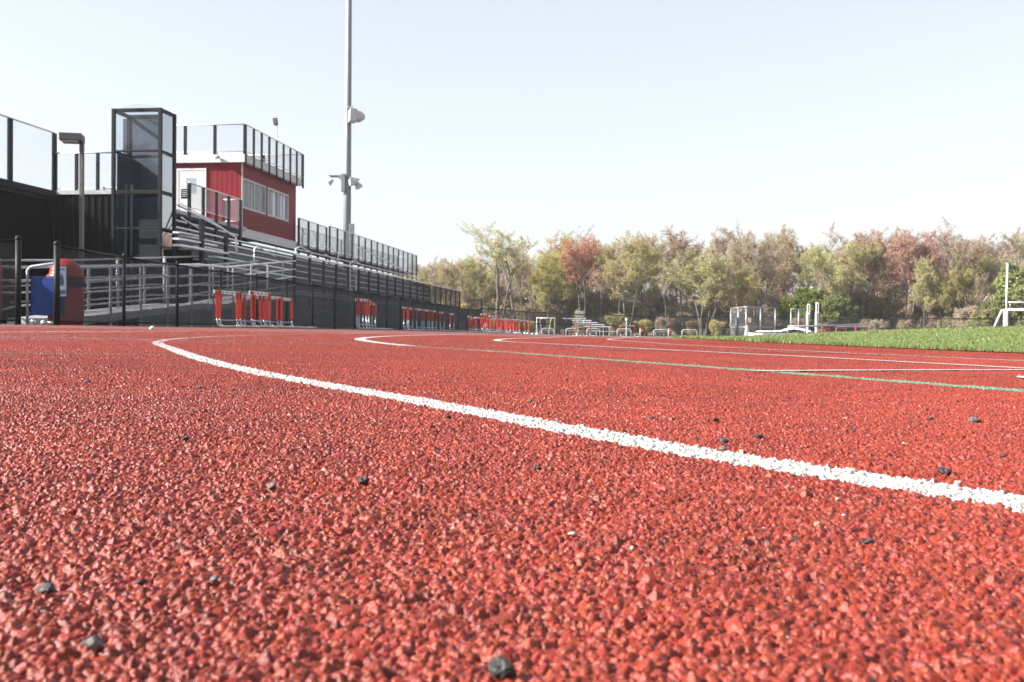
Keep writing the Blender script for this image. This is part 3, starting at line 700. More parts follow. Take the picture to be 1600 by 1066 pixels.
q = MB(); q.st(PS0+.2, PS1-.2, TP0+.2, TP1-1.6, PZ0+.1, PZ1-.1); q.build('room_interior', M['inner'], box)
q = MB(); q.st(PS0-.16, PS1+.15, TP0-.16, TP1+.2, PZ1+.002, PZ1+.30); q.st(PS0-.12, PS1+.12, TP0-.1, TP1+.14, PZ1+.302, PZ1+.31)
q.st(PS0-.12, PS1+.12, TP0-.1, TP1+.14, PZ1+.312, PZ1+.36); q.build('roof', M['white_trim'], box)
q = MB(); q.st(PS0-.03, PS1+.02, TP1+.016, TP1+.05, PZ0-.28, PZ0+.0); q.st(PS0-.05, PS0-.018, TP0, TP1+.016, PZ0-.28, PZ0); q.st(PS0-.02, PS0+.06, TP1+.015, TP1+.035, PZ0, PZ1); q.build('base_trim', M['white_trim'], box)
for (a, b), seg in ((w1, 4), (w2, 4)):
    q = MB(); e = .07; o0, o1 = TP1-.05, TP1+.03
    q.st(a, b, o0, o1, wz0, wz0+e); q.st(a, b, o0, o1, wz1-e, wz1); q.st(a, a+e, o0, o1, wz0+e, wz1-e); q.st(b-e, b, o0, o1, wz0+e, wz1-e)
    mid = (a+b)/2; q.st(mid-.04, mid+.04, o0, o1-.005, wz0+e, wz1-e)
    for k in (.25, .75): q.st(a+(b-a)*k-.02, a+(b-a)*k+.02, o0+.01, o1-.03, wz0+e, wz1-e)
    o = q.build('window', M['white_trim'], box)
    q = MB(); q.st(a+e, b-e, TP1-.02, TP1-.012, wz0+e, wz1-e); q.build('pane', M['win_glass'], o)
    A = a == w1[0]
    for nm, mm, ks in (('blind', 'curtain', ((.15, .46), (.66, .97)) if A else ((.03, .27), (.56, .72))), ('painted_sky', 'sky_panel', ((.03, .145), (.5, .65)) if A else ((.30, .49), (.74, .97)))):  # pale panels painted as the sky seen through the opposite windows
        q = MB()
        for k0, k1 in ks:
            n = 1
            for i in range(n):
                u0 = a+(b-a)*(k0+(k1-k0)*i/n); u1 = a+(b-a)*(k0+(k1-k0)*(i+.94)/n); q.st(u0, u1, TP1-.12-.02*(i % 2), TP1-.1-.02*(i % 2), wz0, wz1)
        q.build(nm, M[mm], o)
q = MB(); q.st(PS0-.04, PS0-.016, dT0, dT1, PZ0, dZ1); d = q.build('door', M['white_trim'], box, bevel=.005)
q = MB(); q.st(PS0-.055, PS0-.041, dT0-.08, dT0, PZ0, dZ1+.08); q.st(PS0-.055, PS0-.041, dT1, dT1+.08, PZ0, dZ1+.08); q.st(PS0-.055, PS0-.041, dT0, dT1, dZ1, dZ1+.08); q.build('door_frame', M['white_trim'], d)
q = MB(); c = (dT0+dT1)/2-.02; q.st(PS0-.05, PS0-.041, c-.18, c+.18, dZ1-.85, dZ1-.3); q.build('door_window', M['win_glass'], d)
q = MB(); q.st(PS0-.046, PS0-.0405, c-.2, c+.2, dZ1-.87, dZ1-.28); q.build('window_surround', M['vinyl_grey'], d)
q = MB(); q.tube([W(PS0-.05, dT1-.1, PZ0+1.0), W(PS0-.1, dT1-.1, PZ0+1.0), W(PS0-.1, dT1-.22, PZ0+1.0)], .015, 8); q.build('handle', M['steel_tube'], d)
RZ = PZ1+.36; hR = 7.83-RZ
guard(box, W(PS0-.1, TP1+.2, RZ), W(PS1+1.05-.7, TP1+.2, RZ), hR, 9, 'black_wire', .06, .42, gap=.11, wr=.002)
guard(box, W(PS0-.12, TP0-.1, RZ), W(PS0-.12, TP1+.18, RZ), hR, 4, 'black_wire', .06, .4, gap=.11, wr=.002)
guard(box, W(PS1+.33, TP0-.1, RZ), W(PS1+.33, TP1+.18, RZ), hR, 3, 'galv_wire', .05, .3, post0=False)
q = MB(); c = W(PS0-.3, TP1-.85, PZ1+.17); q.lathe(c+(0, 0, -.06), [(.05, 0), (.11, .03), (.11, .1), (.05, .13)], 14); q.build('wall_lamp', M['lamp_white'], box, True)
s, z = at_t(297, 303, -14.45); q = MB(); q.st(s-.02, s+.0, -14.75, -14.44, z-.16, z+.16); o = q.build('notice_board', M['black_metal'], None, bevel=.004)
tag(o, 'small black notice board with pale lines on the upper guard rail', 'sign')
q = MB()
for k in range(4): q.st(s-.026, s-.0205, -14.71, -14.5-.05*(k % 2), z+.09-.06*k, z+.11-.06*k)
q.build('notice_line', M['lamp_white'], o)

# ------------------------------------------------------------------ lift tower
lift = thing('lift_tower', 'glazed lift tower with black frame and clear dome beside the press box', 'lift', W(LS0, LT1, 0))
q = MB(); pw = .1; zs = [0, 1.2, at_s(213, 400, LS0)[1] if False else 2.2, at_s(213, 355, LS0)[1], at_s(213, 297, LS0)[1], at_s(213, 234, LS0)[1], LZ]
for t in (LT0, LT1-pw):
    for s in (LS0, LS1-pw): q.st(s, s+pw, t, t+pw, 0, LZ)
for z in zs[1:]:
    w = .11 if z in (LZ, zs[4]) else .06
    for t in (LT0, LT1-pw): q.st(LS0+pw, LS1-pw, t+.015, t+pw-.015, z-w, z)
    for s in (LS0, LS1-pw): q.st(s+.015, s+pw-.015, LT0+pw, LT1-pw, z-w, z)
q.build('frame', M['black_metal'], lift, bevel=.006)
for i in range(len(zs)-1):
    a, b = zs[i]+.005, zs[i+1]-.115
    q = MB(); q.st(LS0+.045, LS0+.055, LT0+pw, LT1-pw, a, b); q.build('glass_panel', M['tower_glass'], lift)
    q = MB(); q.st(LS0+pw, LS1-pw, LT1-.055, LT1-.045, a, b); q.build('glass_panel', M['side_glass'], lift)
    if i < 4:
        q = MB(); q.st(LS0+pw, LS1-pw, LT0+.045, LT0+.055, a, b); q.build('glass_panel', M['tower_glass'], lift)
q = MB(); xa = at_s(194, 200, LS1)[0]; q.st(LS1-.07, LS1-.05, xa, LT1-.12, 0, at_s(213, 186, LS1)[1]); q.st(LS1-.072, LS1-.052, LT0+pw+.01, xa-.004, 0, at_s(194, 236, LS1)[1]); q.st(LS0+.1, LS1-.08, LT0+.13, LT0+.16, 0, at_s(180, 238, LS0)[1]); q.build('shaft_wall', M['lift_panel'], lift)
q = MB()
for x in (186, 196, 205): 
    t = at_s(x, 330, LS0+.5)[0]; q.st(LS0+.5, LS0+.56, t-.03, t+.03, 0, LZ-2.2)
q.build('guide_rail', M['steel_tube'], lift)
q = MB(); q.st(LS0+.25, LS1-.2, LT0+.7, LT1-.2, 1.4, 3.3); q.build('lift_car', M['inner'], lift, bevel=.01)
cx = W((LS0+LS1)/2, (LT0+LT1)/2, LZ+.005); q = MB(); q.lathe(cx, [(.68, 0), (.62, .05), (.48, .10), (.28, .13), (.05, .14)], 24); q.build('dome', M['dome'], lift, True)

# ------------------------------------------------------------------ black enclosure with the left upper deck
tE = -17.8
enc = thing('stand_enclosure', 'tall black panelled end wall of the grandstand under the upper deck', 'wall', W(31, tE, 0))
sF = LS0+.7; zD = at_s(130, 298, sF)[1]; tL = at_s(80, 298, sF)[0]
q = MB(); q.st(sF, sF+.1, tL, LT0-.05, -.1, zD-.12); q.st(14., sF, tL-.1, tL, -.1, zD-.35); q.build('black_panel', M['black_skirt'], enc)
q = MB(); q.st(sF-.06, sF+3., tL, LT0-.05, zD-.118, zD); q.build('deck', M['alu_dull'], enc)
q = MB(); q.st(14., sF+.2, tL-6, tL+.14, zD-.349, zD-.22); q.st(14., sF+.2, tL+.0, tL+.2, zD-.215, zD-.02)
for k in range(5): q.tube([W(15+k*3.6, tL+.12, zD-.3), W(15+k*3.6, tL-1.2, zD-1.0)], .07, 6)
q.build('side_deck', M['black_metal'], enc)
zt = at_s(80, 208, sF)[1]
guard(enc, W(14., tL+.1, zD-.1), W(sF, tL+.1, zD-.1), zt-zD+.1, 8, 'black_wire', .1, .2, gap=.11, wr=.002)
guard(enc, W(sF, tL+.14, zD), W(sF, LT0-.12, zD), at_s(130, 239, sF)[1]-zD, 4, 'black_wire', .05, .1, gap=.12, wr=.0026)
guard(enc, W(sF+2.9, tL+.14, zD-.4), W(sF+2.9, LT0-.12, zD-.75), .95, 4, 'galv_wire', .03, .1)
q = MB(); a = tL
for k in range(9): q.tube([W(sF-.02, tL+.1+.22*k, 0), W(sF-.02, tL+.1+.22*k, zD-.15)], .02, 5)
q.build('panel_rib', M['black_metal'], enc)

# ------------------------------------------------------------------ lamp posts and the floodlight mast
p0 = at_Y(128, 224, 26); gz = float(g(p0[0], p0[1]))
lp = thing('street_lamp', 'brown box headed lamp post in front of the black end wall', 'lamp post', (p0[0], p0[1], gz))
q = MB(); q.box(p0[0]-.05, p0[0]+.05, 25.95, 26.05, gz, p0[2]+.02); q.build('pole', M['lamp_brown'], lp, bevel=.01)
q = MB(); z1 = at_Y(115, 212, 26)[2]; q.obox((p0[0]-.2, 26-.12, (p0[2]+z1)/2+.01), (.26, .05, 0), (-.06, .26, 0), (0, 0, (z1-p0[2])/2-.005)); hd = q.build('lamp_head', M['lamp_brown'], lp, bevel=.012)
q = MB(); q.obox((p0[0]-.23, 26-.13, p0[2]-.0), (.19, .03, 0), (-.04, .19, 0), (0, 0, .012)); q.build('lens', M['lens'], hd)
PY = 58.; pb_ = at_Y(541.5, 400, PY); X0 = pb_[0]; gz = float(g(X0, PY))
mast = thing('floodlight_mast', 'tall tapering grey steel floodlight mast rising behind the grandstand', 'floodlight mast', (X0, PY, gz))
q = MB(); q.tube([(X0, PY, gz), (X0+.02, PY, 8), (X0+.06, PY, 26)], [.24, .215, .13], 16); q.build('pole', M['pole'], mast, True)
q = MB(); e0 = at_Y(546, 350, PY-.2); e1 = at_Y(553, 402, PY-.2); q.box(e0[0], e1[0], PY-.35, PY-.05, e1[2]-.4, e0[2]); q.build('control_box', M['pole'], mast, bevel=.02)
def flood(x, y, size, dx, dz, dy=-.2):
    """bell-shaped floodlight: pale housing, lit mouth facing direction"""
    c = at_Y(x, y, PY-.2); ax = np.array([dx, dy, dz], float); ax /= np.linalg.norm(ax); q = MB()
    n = 16; prof = [(-.55, .12), (-.5, .26), (-.3, .36), (.0, .42), (.25, .52), (.42, .56)]
    q.tube([c+ax*size*a for a, r in prof], [r*size for a, r in prof], n, True); o = q.build('lamp_head', M['lamp_white'], mast, True)
    q = MB(); q.tube([c+ax*size*.425, c+ax*size*.44], size*.5, n); q.build('lens', M['lens'], o)
    q = MB(); q.tube([c+(0, 0, size*.5), c+(0, 0, size*.75), (X0, PY, c[2]+size*.8)], .035, 6); q.build('bracket', M['pole'], o)
def flood_box(x, y, size, dx, dz):
    c = at_Y(x, y, PY-.5); ax = np.array([dx, -.3, dz], float); ax /= np.linalg.norm(ax); up = np.array([-ax[2]*ax[0], -ax[2]*ax[1], 1-ax[2]**2]); up /= np.linalg.norm(up); sd = np.cross(ax, up)
    q = MB(); h = size; P = []
    for k, (r, a) in enumerate(((.55, .0), (.55, .35), (.42, .62))): P.append((r, a))
    q.obox(c, ax*size*.22, sd*size*.42, up*size*.42); q.tube([c-ax*size*.22, c-ax*size*.5, c-ax*size*.8], [size*.42, size*.38, size*.16], 14)
    o = q.build('lamp_head', M['lamp_white'], mast, False, .02)
    q = MB(); q.obox(c+ax*size*.225, ax*size*.01, sd*size*.38, up*size*.38); q.build('lens', M['lens'], o)
    q = MB(); q.tube([c+(0, 0, size*.45), c+(0, 0, size*.62), (X0, PY-.1, c[2]+size*.62)], .03, 6); q.build('bracket', M['pole'], o)
flood_box(551, 181, .85, -1, .05)
flood(516, 284, .36, -.75, -.65); flood_box(549, 285, .45, -.8, -.1); flood(559, 289, .40, .5, -.8)
q = MB()
for x0, y0, x1, y1 in ((514, 274.5, 534, 274.5), (527, 274.5, 535, 283), (543, 276, 562, 281)):
    q.tube([at_Y(x0, y0, PY-.2), at_Y(x1, y1, PY-.2)], .04, 6)
q.build('cross_arm', M['pole'], mast)
q = MB(); a = at_Y(535, 272, PY-.25); b = at_Y(538, 300, PY-.25); q.box(a[0]-.05, b[0]+.05, PY-.4, PY-.2, b[2], a[2]); q.build('junction_box', M['pole'], mast, bevel=.01)
Yl = 62.; a = at_Y(432, 235, Yl); b = at_Y(431, 197, Yl); c = at_Y(430.5, 190, Yl)
yl = thing('street_lamp', 'small far lamp post seen over the press box roof', 'lamp post', (a[0], Yl, float(g(a[0], Yl))))
q = MB(); q.tube([(a[0], Yl, 0), (a[0], Yl, b[2]+.1)], .045, 8); q.build('pole', M['lamp_white'], yl, True)
q = MB(); q.obox((c[0], Yl, c[2]), (.12, 0, .02), (0, .16, 0), (-.03, 0, .2)); q.build('lamp_head', M['lamp_brown'], yl, bevel=.02)

# ------------------------------------------------------------------ bins and rubbish by the gate
Yb = 18.0; c = at_Y(103, 505, Yb); cx_, cz = c[0], float(g(c[0], Yb)); rb = .30; zt = at_Y(100, 404, Yb)[2]; zr = at_Y(100, 430, Yb)[2]
bin_ = thing('rubbish_bin', 'red round rubbish bin with domed lid behind the fence', 'rubbish bin', (cx_, Yb, cz))
q = MB(); q.lathe((cx_, Yb, cz), [(rb*.93, 0), (rb*.97, .05), (rb, .35), (rb*.985, .36), (rb, .38), (rb, zr-cz-.2)], 28); q.build('body', M['bin_red'], bin_, True)
q = MB(); q.lathe((cx_, Yb, zr-.2), [(rb*1.02, 0), (rb*1.02, .15)], 28); q.build('opening_band', M['bin_dark'], bin_, True)
q = MB(); h = zt-zr; q.lathe((cx_, Yb, zr-.05), [(rb*1.05, 0), (rb*1.05, .045)]+[(rb*.92*math.cos(a), .05+h*math.sin(a)) for a in np.linspace(0, 1.5, 9)], 28); q.build('domed_lid', M['bin_red'], bin_, True)
Yr = 17.6; a = at_Y(43, 417, Yr); b = at_Y(84, 493, Yr); gz = float(g(a[0], Yr))
rack = thing('recycling_rack', 'blue recycling box hung in a pale tubular frame by the gate', 'recycling bin', (a[0], Yr, gz))
q = MB(); zt = a[2]; x0, x1 = a[0], a[0]+.50
for y in (Yr,): q.tube([(x0, y, gz), (x0, y, zt-.06), (x0+.06, y, zt), (x1-.06, y, zt+.06), (x1, y, zt), (x1, y, gz)], .025, 8)
q.tube([(x0, Yr, gz+.2), (x0, Yr+.5, gz+.2)], .02, 6); q.build('frame', M['alu_dull'], rack, True)
q = MB(); bx0 = at_Y(46, 430, Yr)[0]; bz1 = at_Y(46, 432, Yr)[2]; bz0 = b[2]; q.box(bx0, bx0+.55, Yr+.03, Yr+.45, bz0, bz1); q.build('blue_box', M['bin_blue'], rack, bevel=.012)
q = MB()
for y in (441, 472): 
    p = at_Y(15, y+.5, Yr-.1); p2 = at_Y(47, y-.5, Yr-.02); q.tube([p, p2], .018, 8)
q.build('tube_handle', M['galv'], rack, True)
Ys = 17.2; a = at_Y(88, 416, Ys); b = at_Y(103.5, 464, Ys)
sg = thing('recycling_sign', 'pale blue recycling sign with a dark bottle shape on the red bin', 'sign', ((a[0]+b[0])/2, Ys, b[2]))
q = MB(); q.box(a[0]-.01, b[0]+.02, Ys, Ys+.02, b[2]-.0, a[2]+.01); q.build('board', M['bin_blue'], sg)
q = MB(); q.box(a[0], b[0], Ys-.006, Ys-.001, b[2]+.01, a[2]-.005); q.build('sheet', M['paper'], sg)
q = MB(); cx2 = (a[0]+b[0])/2; zc = (a[2]+b[2])/2; q.box(cx2-.03, cx2+.035, Ys-.01, Ys-.007, zc-.06, zc+.07); q.box(cx2-.014, cx2+.018, Ys-.01, Ys-.007, zc+.071, zc+.12)
for k in range(4): q.box(cx2-.065+k*.035, cx2-.045+k*.035, Ys-.01, Ys-.007, b[2]+.05, b[2]+.11)
q.box(cx2-.06, cx2+.06, Ys-.01, Ys-.007, a[2]-.06, a[2]-.045); q.build('picture', M['ink'], sg)
p = at_Y(2, 400, 17.5); q = MB(); q.lathe((p[0]-.17, 17.5, .08), [(.16, 0), (.17, .4), (.17, .95), (.14, 1.15), (.06, 1.2)], 20); o = q.build('post_pad', M['bin_red'], None, True); tag(o, 'red padded post behind the open gate', 'padded post')
def crumple(x, y, w, h, Y, label, seed):
    rg = np.random.default_rng(seed); c = at_Y(x, y, Y); V, Fc = ico(3); n = len(V)
    P = V.copy()
    for _ in range(16):
        d = rg.normal(size=3); d /= np.linalg.norm(d); k = rg.uniform(-.1, .7); P *= (1-.16*(P@d > k))[:, None]
    P *= (1+rg.normal(0, .06, (n, 1))); sc = Y/F; P = P*np.array([w/2*sc, w/2.4*sc, h/2*sc])
    gz = float(g(c[0], Y)); o = np_mesh('plastic_bag', P, 3, Fc.reshape(-1), M['foil']); o.location = (float(c[0]), Y, gz-float(P[:, 2].min())-.005)
    tag(o, label, 'plastic bag', 'crumpled bags under the blue box')
crumple(53, 500, 20, 17, 17.4, 'crumpled silvery bag lying left under the blue box', 1)
crumple(69, 500, 17, 16, 17.3, 'bright crumpled silvery bag in the middle under the blue box', 2)
crumple(80, 502, 12, 11, 17.2, 'small crumpled silvery bag nearest the fence post', 3)
crumple(90, 502, 11, 10, 17.2, 'small crumpled silvery bag behind the fence post', 4)

# ------------------------------------------------------------------ hurdles
def hurdle_proto(H, zr):
    h = thing('hurdle', 'x', 'hurdle', (0, 0, 0), 'hurdles parked along the fence'); L = 1.18
    q = MB(); q.box(-.012, .012, -L/2, L/2, H-.075, H); q.build('crossbar', M['hurdle_white'], h, bevel=.004)
    q = MB()
    for k in range(-5, 6):
        if k % 3 == 0: continue
        q.box(-.016, -.0125, k*.075-.02, k*.075+.02, H-.058, H-.022); q.box(.0125, .016, k*.075-.02, k*.075+.02, H-.058, H-.022)
    for y in (-L/2+.03, L/2-.09): q.box(-.0165, -.0128, y, y+.06, H-.074, H-.002)
    q.build('board_mark', M['hurdle_mark'], h)
    for y in (-L/2+.07, L/2-.07):
        q = MB(); q.box(.014, .064, y-.028, y+.028, zr, H-.005); q.build('upright', M['hurdle_red'], h, bevel=.008)
        q = MB(); q.tube([(.039, y, zr), (.039, y, .13), (.06, y, .07), (.11, y, .03), (.2, y, .022), (.72, y, .022)], .019, 8); q.build('leg', M['steel_tube'], h, True)
        q = MB(); q.box(.5, .62, y-.03, y+.03, .004, .05); q.build('counterweight', M['steel_tube'], h, bevel=.006)
    q = MB(); q.tube([(.039, -L/2+.09, .155), (.039, L/2-.09, .155)], .014, 6); q.build('brace', M['steel_tube'], h, True)
    return h
protos = [hurdle_proto(.80, .2), hurdle_proto(.97, .47)]; used = [False, False]
def put_hurdle(X, Y, rot, sc, label, group='hurdles parked along the fence', dz=0):
    v = 0
    if sc < 0: v = 1; sc = -sc*.80/.97
    o = protos[v] if not used[v] else copy_tree(protos[v]); used[v] = True
    o.location = (float(X), float(Y), float(g(X, Y))+.004+dz); o.rotation_euler = (0, 0, rot); o.scale = (sc, sc, sc); o['label'] = label; o['group'] = group
RU = -math.atan(.125)
def along(x, off):     # point on a line parallel to the fence, off metres to its track side, at picture x
    t = ft+off; k = (x-800)/F; s = t*(.9923+.124*k)/(.9923*k-.124); return W(s, t, 0)
for grp, name, xs_, hh in (('a', 'nearest row of hurdles, before the ramp', [335, 340, 366, 377, 389, 391, 407, 412, 432], [1, 1.0, .97, .97, 1.08, .96, .98, .98, .97]),
                           ('b', 'small stack of hurdles between two fence posts', [553, 557, 563, 570], [1.22, 1.24, 1.2, 1.12]),
                           ('c', 'middle row of hurdles by the grey skirting', [627, 633, 648, 660, 666, 672, 685, 701], [1.12]*6+[1.1, 1.08])):
    for i, (x, hh_) in enumerate(zip(xs_, hh)):
        p = along(x, .45+.06*rnd.random()); rot = RU+rnd.uniform(-.05, .05)
        p = p+UA*.6*hh_
        put_hurdle(p[0], p[1], rot, hh_ if grp == 'a' else -hh_, f'{NTH[i]} hurdle from the left in the {name}')
far_h = [(727, 49.5, .98), (732, 50.2, .9), (741, 50.8, .95), (746, 51.5, .95), (749, 50.2, 1.15), (756, 52, 1.02)]
for i, (x, Y, sc) in enumerate(far_h):
    X = (x+7-800)/F*Y; put_hurdle(X, Y, RU+rnd.uniform(-.25, .1), sc, f'{NTH[i]} red hurdle from the left in the jumbled row past the stand')
far_g = [(765, 53.0, 1.12), (763, 52.5, .92), (770, 54, .95), (778, 55, .98), (784, 56, .98), (788, 56.6, .98), (792, 57, 1.0), (797, 57.6, 1.0), (805, 58.5, .98), (812, 59.5, 1.0)]
for i, (x, Y, sc) in enumerate(far_g):
    X = (x+6-800)/F*Y; put_hurdle(X, Y, -.35-.03*i+rnd.uniform(-.1, .1), sc, f'{NTH[i]} orange red hurdle from the left in the last row at the fence end')
for (x, Y, rot, sc, lab) in ((980, 58, -1.25, .82, 'single red topped hurdle standing alone on the far bend'), (911, 66, -1.2, .95, 'red hurdle before the small far bleachers, nearer one'), (903, 70, -1.2, .78, 'lower red hurdle before the small far bleachers, left behind the other')):
    X = (x-800)/F*Y; put_hurdle(X, Y, rot, sc, lab, 'hurdles on the far bend')

# ------------------------------------------------------------------ far field furniture
def gp(x, Y): 
    X = (x-800)/F*Y; return np.array([X, Y, float(g(X, Y))])
def frame_goal(x0, x1, yt, Y, name, label, cat, depth=1.2):
    a, b = gp(x0, Y), gp(x1, Y); zt = at_Y(x0, yt, Y)[2]; r = .05
    o = thing(name, label, cat, a); q = MB()
    q.tube([a, (a[0], Y, zt), (b[0], Y, zt), b], r, 8); q.build('front_frame', M['goal_white'], o, True)
    q = MB(); q.tube([(a[0], Y, zt), (a[0]+.3, Y+depth, zt-.05), (a[0]+.5, Y+depth, a[2])], r*.7, 6); q.tube([(b[0], Y, zt), (b[0]-.3, Y+depth, zt-.05), (b[0]-.5, Y+depth, b[2])], r*.7, 6)
    q.tube([(a[0]+.3, Y+depth, zt-.05), (b[0]-.3, Y+depth, zt-.05)], r*.7, 6); q.build('rear_frame', M['goal_white'], o, True); return o
frame_goal(838.5, 866.5, 496.5, 92, 'small_goal', 'small square white goal frame left on the far bend', 'goal')
def bench(x0, x1, yt, Y, label, slats=3):
    a, b = gp(x0, Y), gp(x1, Y); zt = at_Y(x0, yt, Y)[2]; o = thing('white_barrier', label, 'barrier', a, 'low white arched barriers on the far bend'); q = MB()
    e = .1; q.tube([a, (a[0], Y, zt-e), (a[0]+e, Y, zt), (b[0]-e, Y, zt), (b[0], Y, zt-e), b], .036, 8); q.build('arched_frame', M['lamp_white'], o, True)
    q = MB(); q.box(a[0]+.06, b[0]-.06, Y-.02, Y+.02, zt-.2, zt-.13); q.build('board', M['galv'], o, bevel=.005)
for a in ((846.5, 865, 513.5, 90, 'low white barrier inside the small square goal'), (884.5, 903, 513.5, 88, 'low white barrier left of the far bleachers'), (917, 937, 513.5, 90, 'low white barrier under the far bleachers'), (964.5, 986, 514, 86, 'low white barrier behind the lone hurdle'), (1021, 1044, 515.5, 88, 'low white barrier with a red flag at its right end'), (1065.5, 1089, 515.5, 90, 'low white barrier right of the flagged one')): bench(*a)
# small bleachers
a = gp(900, 93); o = thing('small_bleachers', 'small aluminium bleachers at the far fence', 'bleachers', a)
for k, (x0, x1, y, dy) in enumerate(((900, 915, 497.5, 3.), (914, 924, 500.5, 2.2), (918, 933, 503.8, 1.5), (925, 944, 507, .8), (934, 954.5, 510, 0))):
    p0 = at_Y(x0, y, 93+dy*.6); p1 = at_Y(x1, y+1.2, 93+dy*.6); q = MB(); q.box(p0[0]-1.2, p1[0], 93+dy*.6-.15, 93+dy*.6+.15, p0[2]-.06, p0[2]); q.build('seat', M['alu'], o)
q = MB()
for x, y in ((902, 498), (912, 500), (922, 503), (932, 506), (943, 509), (952, 511)):
    p = at_Y(x, y, 94); q.tube([(p[0], 94, float(g(p[0], 94))), (p[0], 94, p[2])], .04, 5)
    q.tube([(p[0], 94, float(g(p[0], 94))+.4), (p[0]+.8, 94, float(g(p[0], 94))+.4)], .03, 5)
q.build('frame', M['alu_dull'], o)
p0 = at_Y(900, 486, 95); p1 = at_Y(913, 497, 95); q = MB(); q.wires((p0[0], 95.2, p1[2]), (p1[0], 95.2, p1[2]), p0[2]-p1[2], .09, .01); q.build('back_guard', M['alu_dull'], o)
for x, Y, lab in ((1001, 85, 'small red flag on the far bend, left one'), (1045.5, 87, 'small red flag at the end of the white barrier, right one')):
    a = gp(x-1, Y); zt = at_Y(x, 513, Y)[2]; o = thing('marker_flag', lab, 'flag', a, 'red marker flags'); q = MB(); q.tube([a, (a[0], Y, zt)], .025, 6); q.build('stick', M['goal_white'], o, True)
    q = MB(); q.add([(a[0]+.02, Y-.01, zt), (a[0]+.3, Y-.05, zt-.2), (a[0]+.02, Y-.01, zt-.36), (a[0]+.02, Y+.01, zt), (a[0]+.3, Y-.03, zt-.2), (a[0]+.02, Y+.01, zt-.36)], [(0, 1, 2), (5, 4, 3), (0, 3, 4, 1), (1, 4, 5, 2), (2, 5, 3, 0)]); q.build('cloth', M['flag_red'], o)
a = gp(978.5, 90); q = MB(); q.tube([a, (a[0], 90, at_Y(978, 501, 90)[2])], .035, 6); q.lathe((a[0], 90, at_Y(978, 501, 90)[2]), [(.1, 0), (.12, .1), (.05, .2)], 10); o = q.build('marker_post', M['goal_white']); tag(o, 'thin post with a white knob behind the lone hurdle', 'post')
for x, yb, lab in ((838.5, 525, 'small white cone at the foot of the square goal'), ):
    p = at_Y(x, yb, 60); gz = float(g(p[0], 60)); q = MB(); q.lathe((p[0], 60, gz), [(.09, 0), (.09, .02), (.06, .03), (.02, .16)], 12); o = q.build('traffic_cone', M['goal_white'], None, True); tag(o, lab, 'cone')
# discus cage
def cage(xs_, yt, Y, label, mids=True):
    a = gp(xs_[0][0], Y); o = thing('throwing_cage', label, 'cage', a); prev = None; q = MB(); w = MB()
    for x, dy in xs_:
        p = gp(x, Y+dy); zt = at_Y(x, yt, Y)[2]; r = MB(); r.tube([p, (p[0], p[1], zt)], .055, 8); r.build('post', M['galv'], o, True)
        if prev is not None:
            q.tube([(prev[0], prev[1], zt), (p[0], p[1], zt)], .05, 6)
            if mids: q.tube([(prev[0], prev[1], prev[2]+(zt-prev[2])*.36), (p[0], p[1], p[2]+(zt-p[2])*.36)], .05, 6)
            w.wires((prev[0], prev[1], prev[2]+.05), (p[0], p[1], p[2]+.05), zt-prev[2]-.05, .16, .0028)
        prev = p
    q.build('rail', M['galv'], o, True); w.build('wire_mesh', M['pole'], o)
cage([(1141.5, 3), (1153, 0), (1165.5, -2), (1188, 0), (1211, 2)], 480.5, 84, 'tall grey mesh throwing cage with several panels')
cage([(1235.5, 0), (1247.5, 0), (1260, 1)], 483, 84, 'narrow grey mesh cage panel left of the white uprights', False)
p = gp(1151, 80); q = MB(); q.tube([p, (p[0], 80, at_Y(1151, 496, 80)[2])], .14, 12); o = q.build('padded_post', M['pad_navy'], None, True); tag(o, 'dark padded post in front of the throwing cage', 'padded post')
p0 = at_Y(1168.5, 496.5, 81.8); p1 = at_Y(1172.5, 504, 81.8); q = MB(); q.box(p0[0], p1[0]+.05, 81.75, 81.8, p1[2], p0[2]); o = q.build('notice_board', M['sign_brown']); tag(o, 'small faded brown board hung on the throwing cage', 'sign')
p = gp(1167, 80); q = MB(); q.lathe((p[0], 80, p[2]), [(.25, 0), (.24, .3), (.17, .7), (.08, 1.1)], 12); o = q.build('covered_stand', M['galv'], None, True); tag(o, 'pale cloth covered stand at the corner of the throwing cage', 'covered stand')
# landing mat
Ym = 78; a = gp(1177, Ym); b = gp(1272, Ym); o = thing('landing_mat', 'white vinyl covered high jump landing mat behind the grass', 'landing mat', a)
z0 = a[2]; zt = at_Y(1180, 517, Ym)[2]; zp = at_Y(1240, 510.5, Ym)[2]; q = MB()
nx, ny = 40, 12; V = []; 
for j in range(ny+1):
    for i in range(nx+1):
        u, v = i/nx, j/ny; x = a[0]+(b[0]-a[0])*u+.85*v; y = Ym+3.2*v
        cr = math.exp(-((u-.66)/.16)**2)+.25*math.exp(-((u-.86)/.1)**2); e = min(1, u*14, (1-u)*14, v*6+.25, (1-v)*6+.2)
        V.append((x, y, z0+(zt-z0)*(.75+.25*math.sqrt(max(e, 0)))+(zp-zt)*cr*math.sin(math.pi*min(1, v*1.2+.12))**.5+.02*math.sin(i*1.7+j)))
n0 = len(V); idx = lambda i, j: j*(nx+1)+i; Fq = [(idx(i, j), idx(i+1, j), idx(i+1, j+1), idx(i, j+1)) for j in range(ny) for i in range(nx)]
q.add(V, Fq); q.build('cover', M['vinyl'], o, True)
q = MB(); zz = z0+(zt-z0)*.72; xs2 = a[0]+(b[0]-a[0])*.17
q.box(a[0]+.02, xs2, Ym+.02, Ym+3.1, z0, zz); q.build('white_side', M['vinyl'], o, bevel=.04)
q = MB(); q.box(xs2+.01, b[0], Ym+.03, Ym+3.1, z0, zz); q.build('grey_side', M['vinyl_grey'], o, bevel=.04)
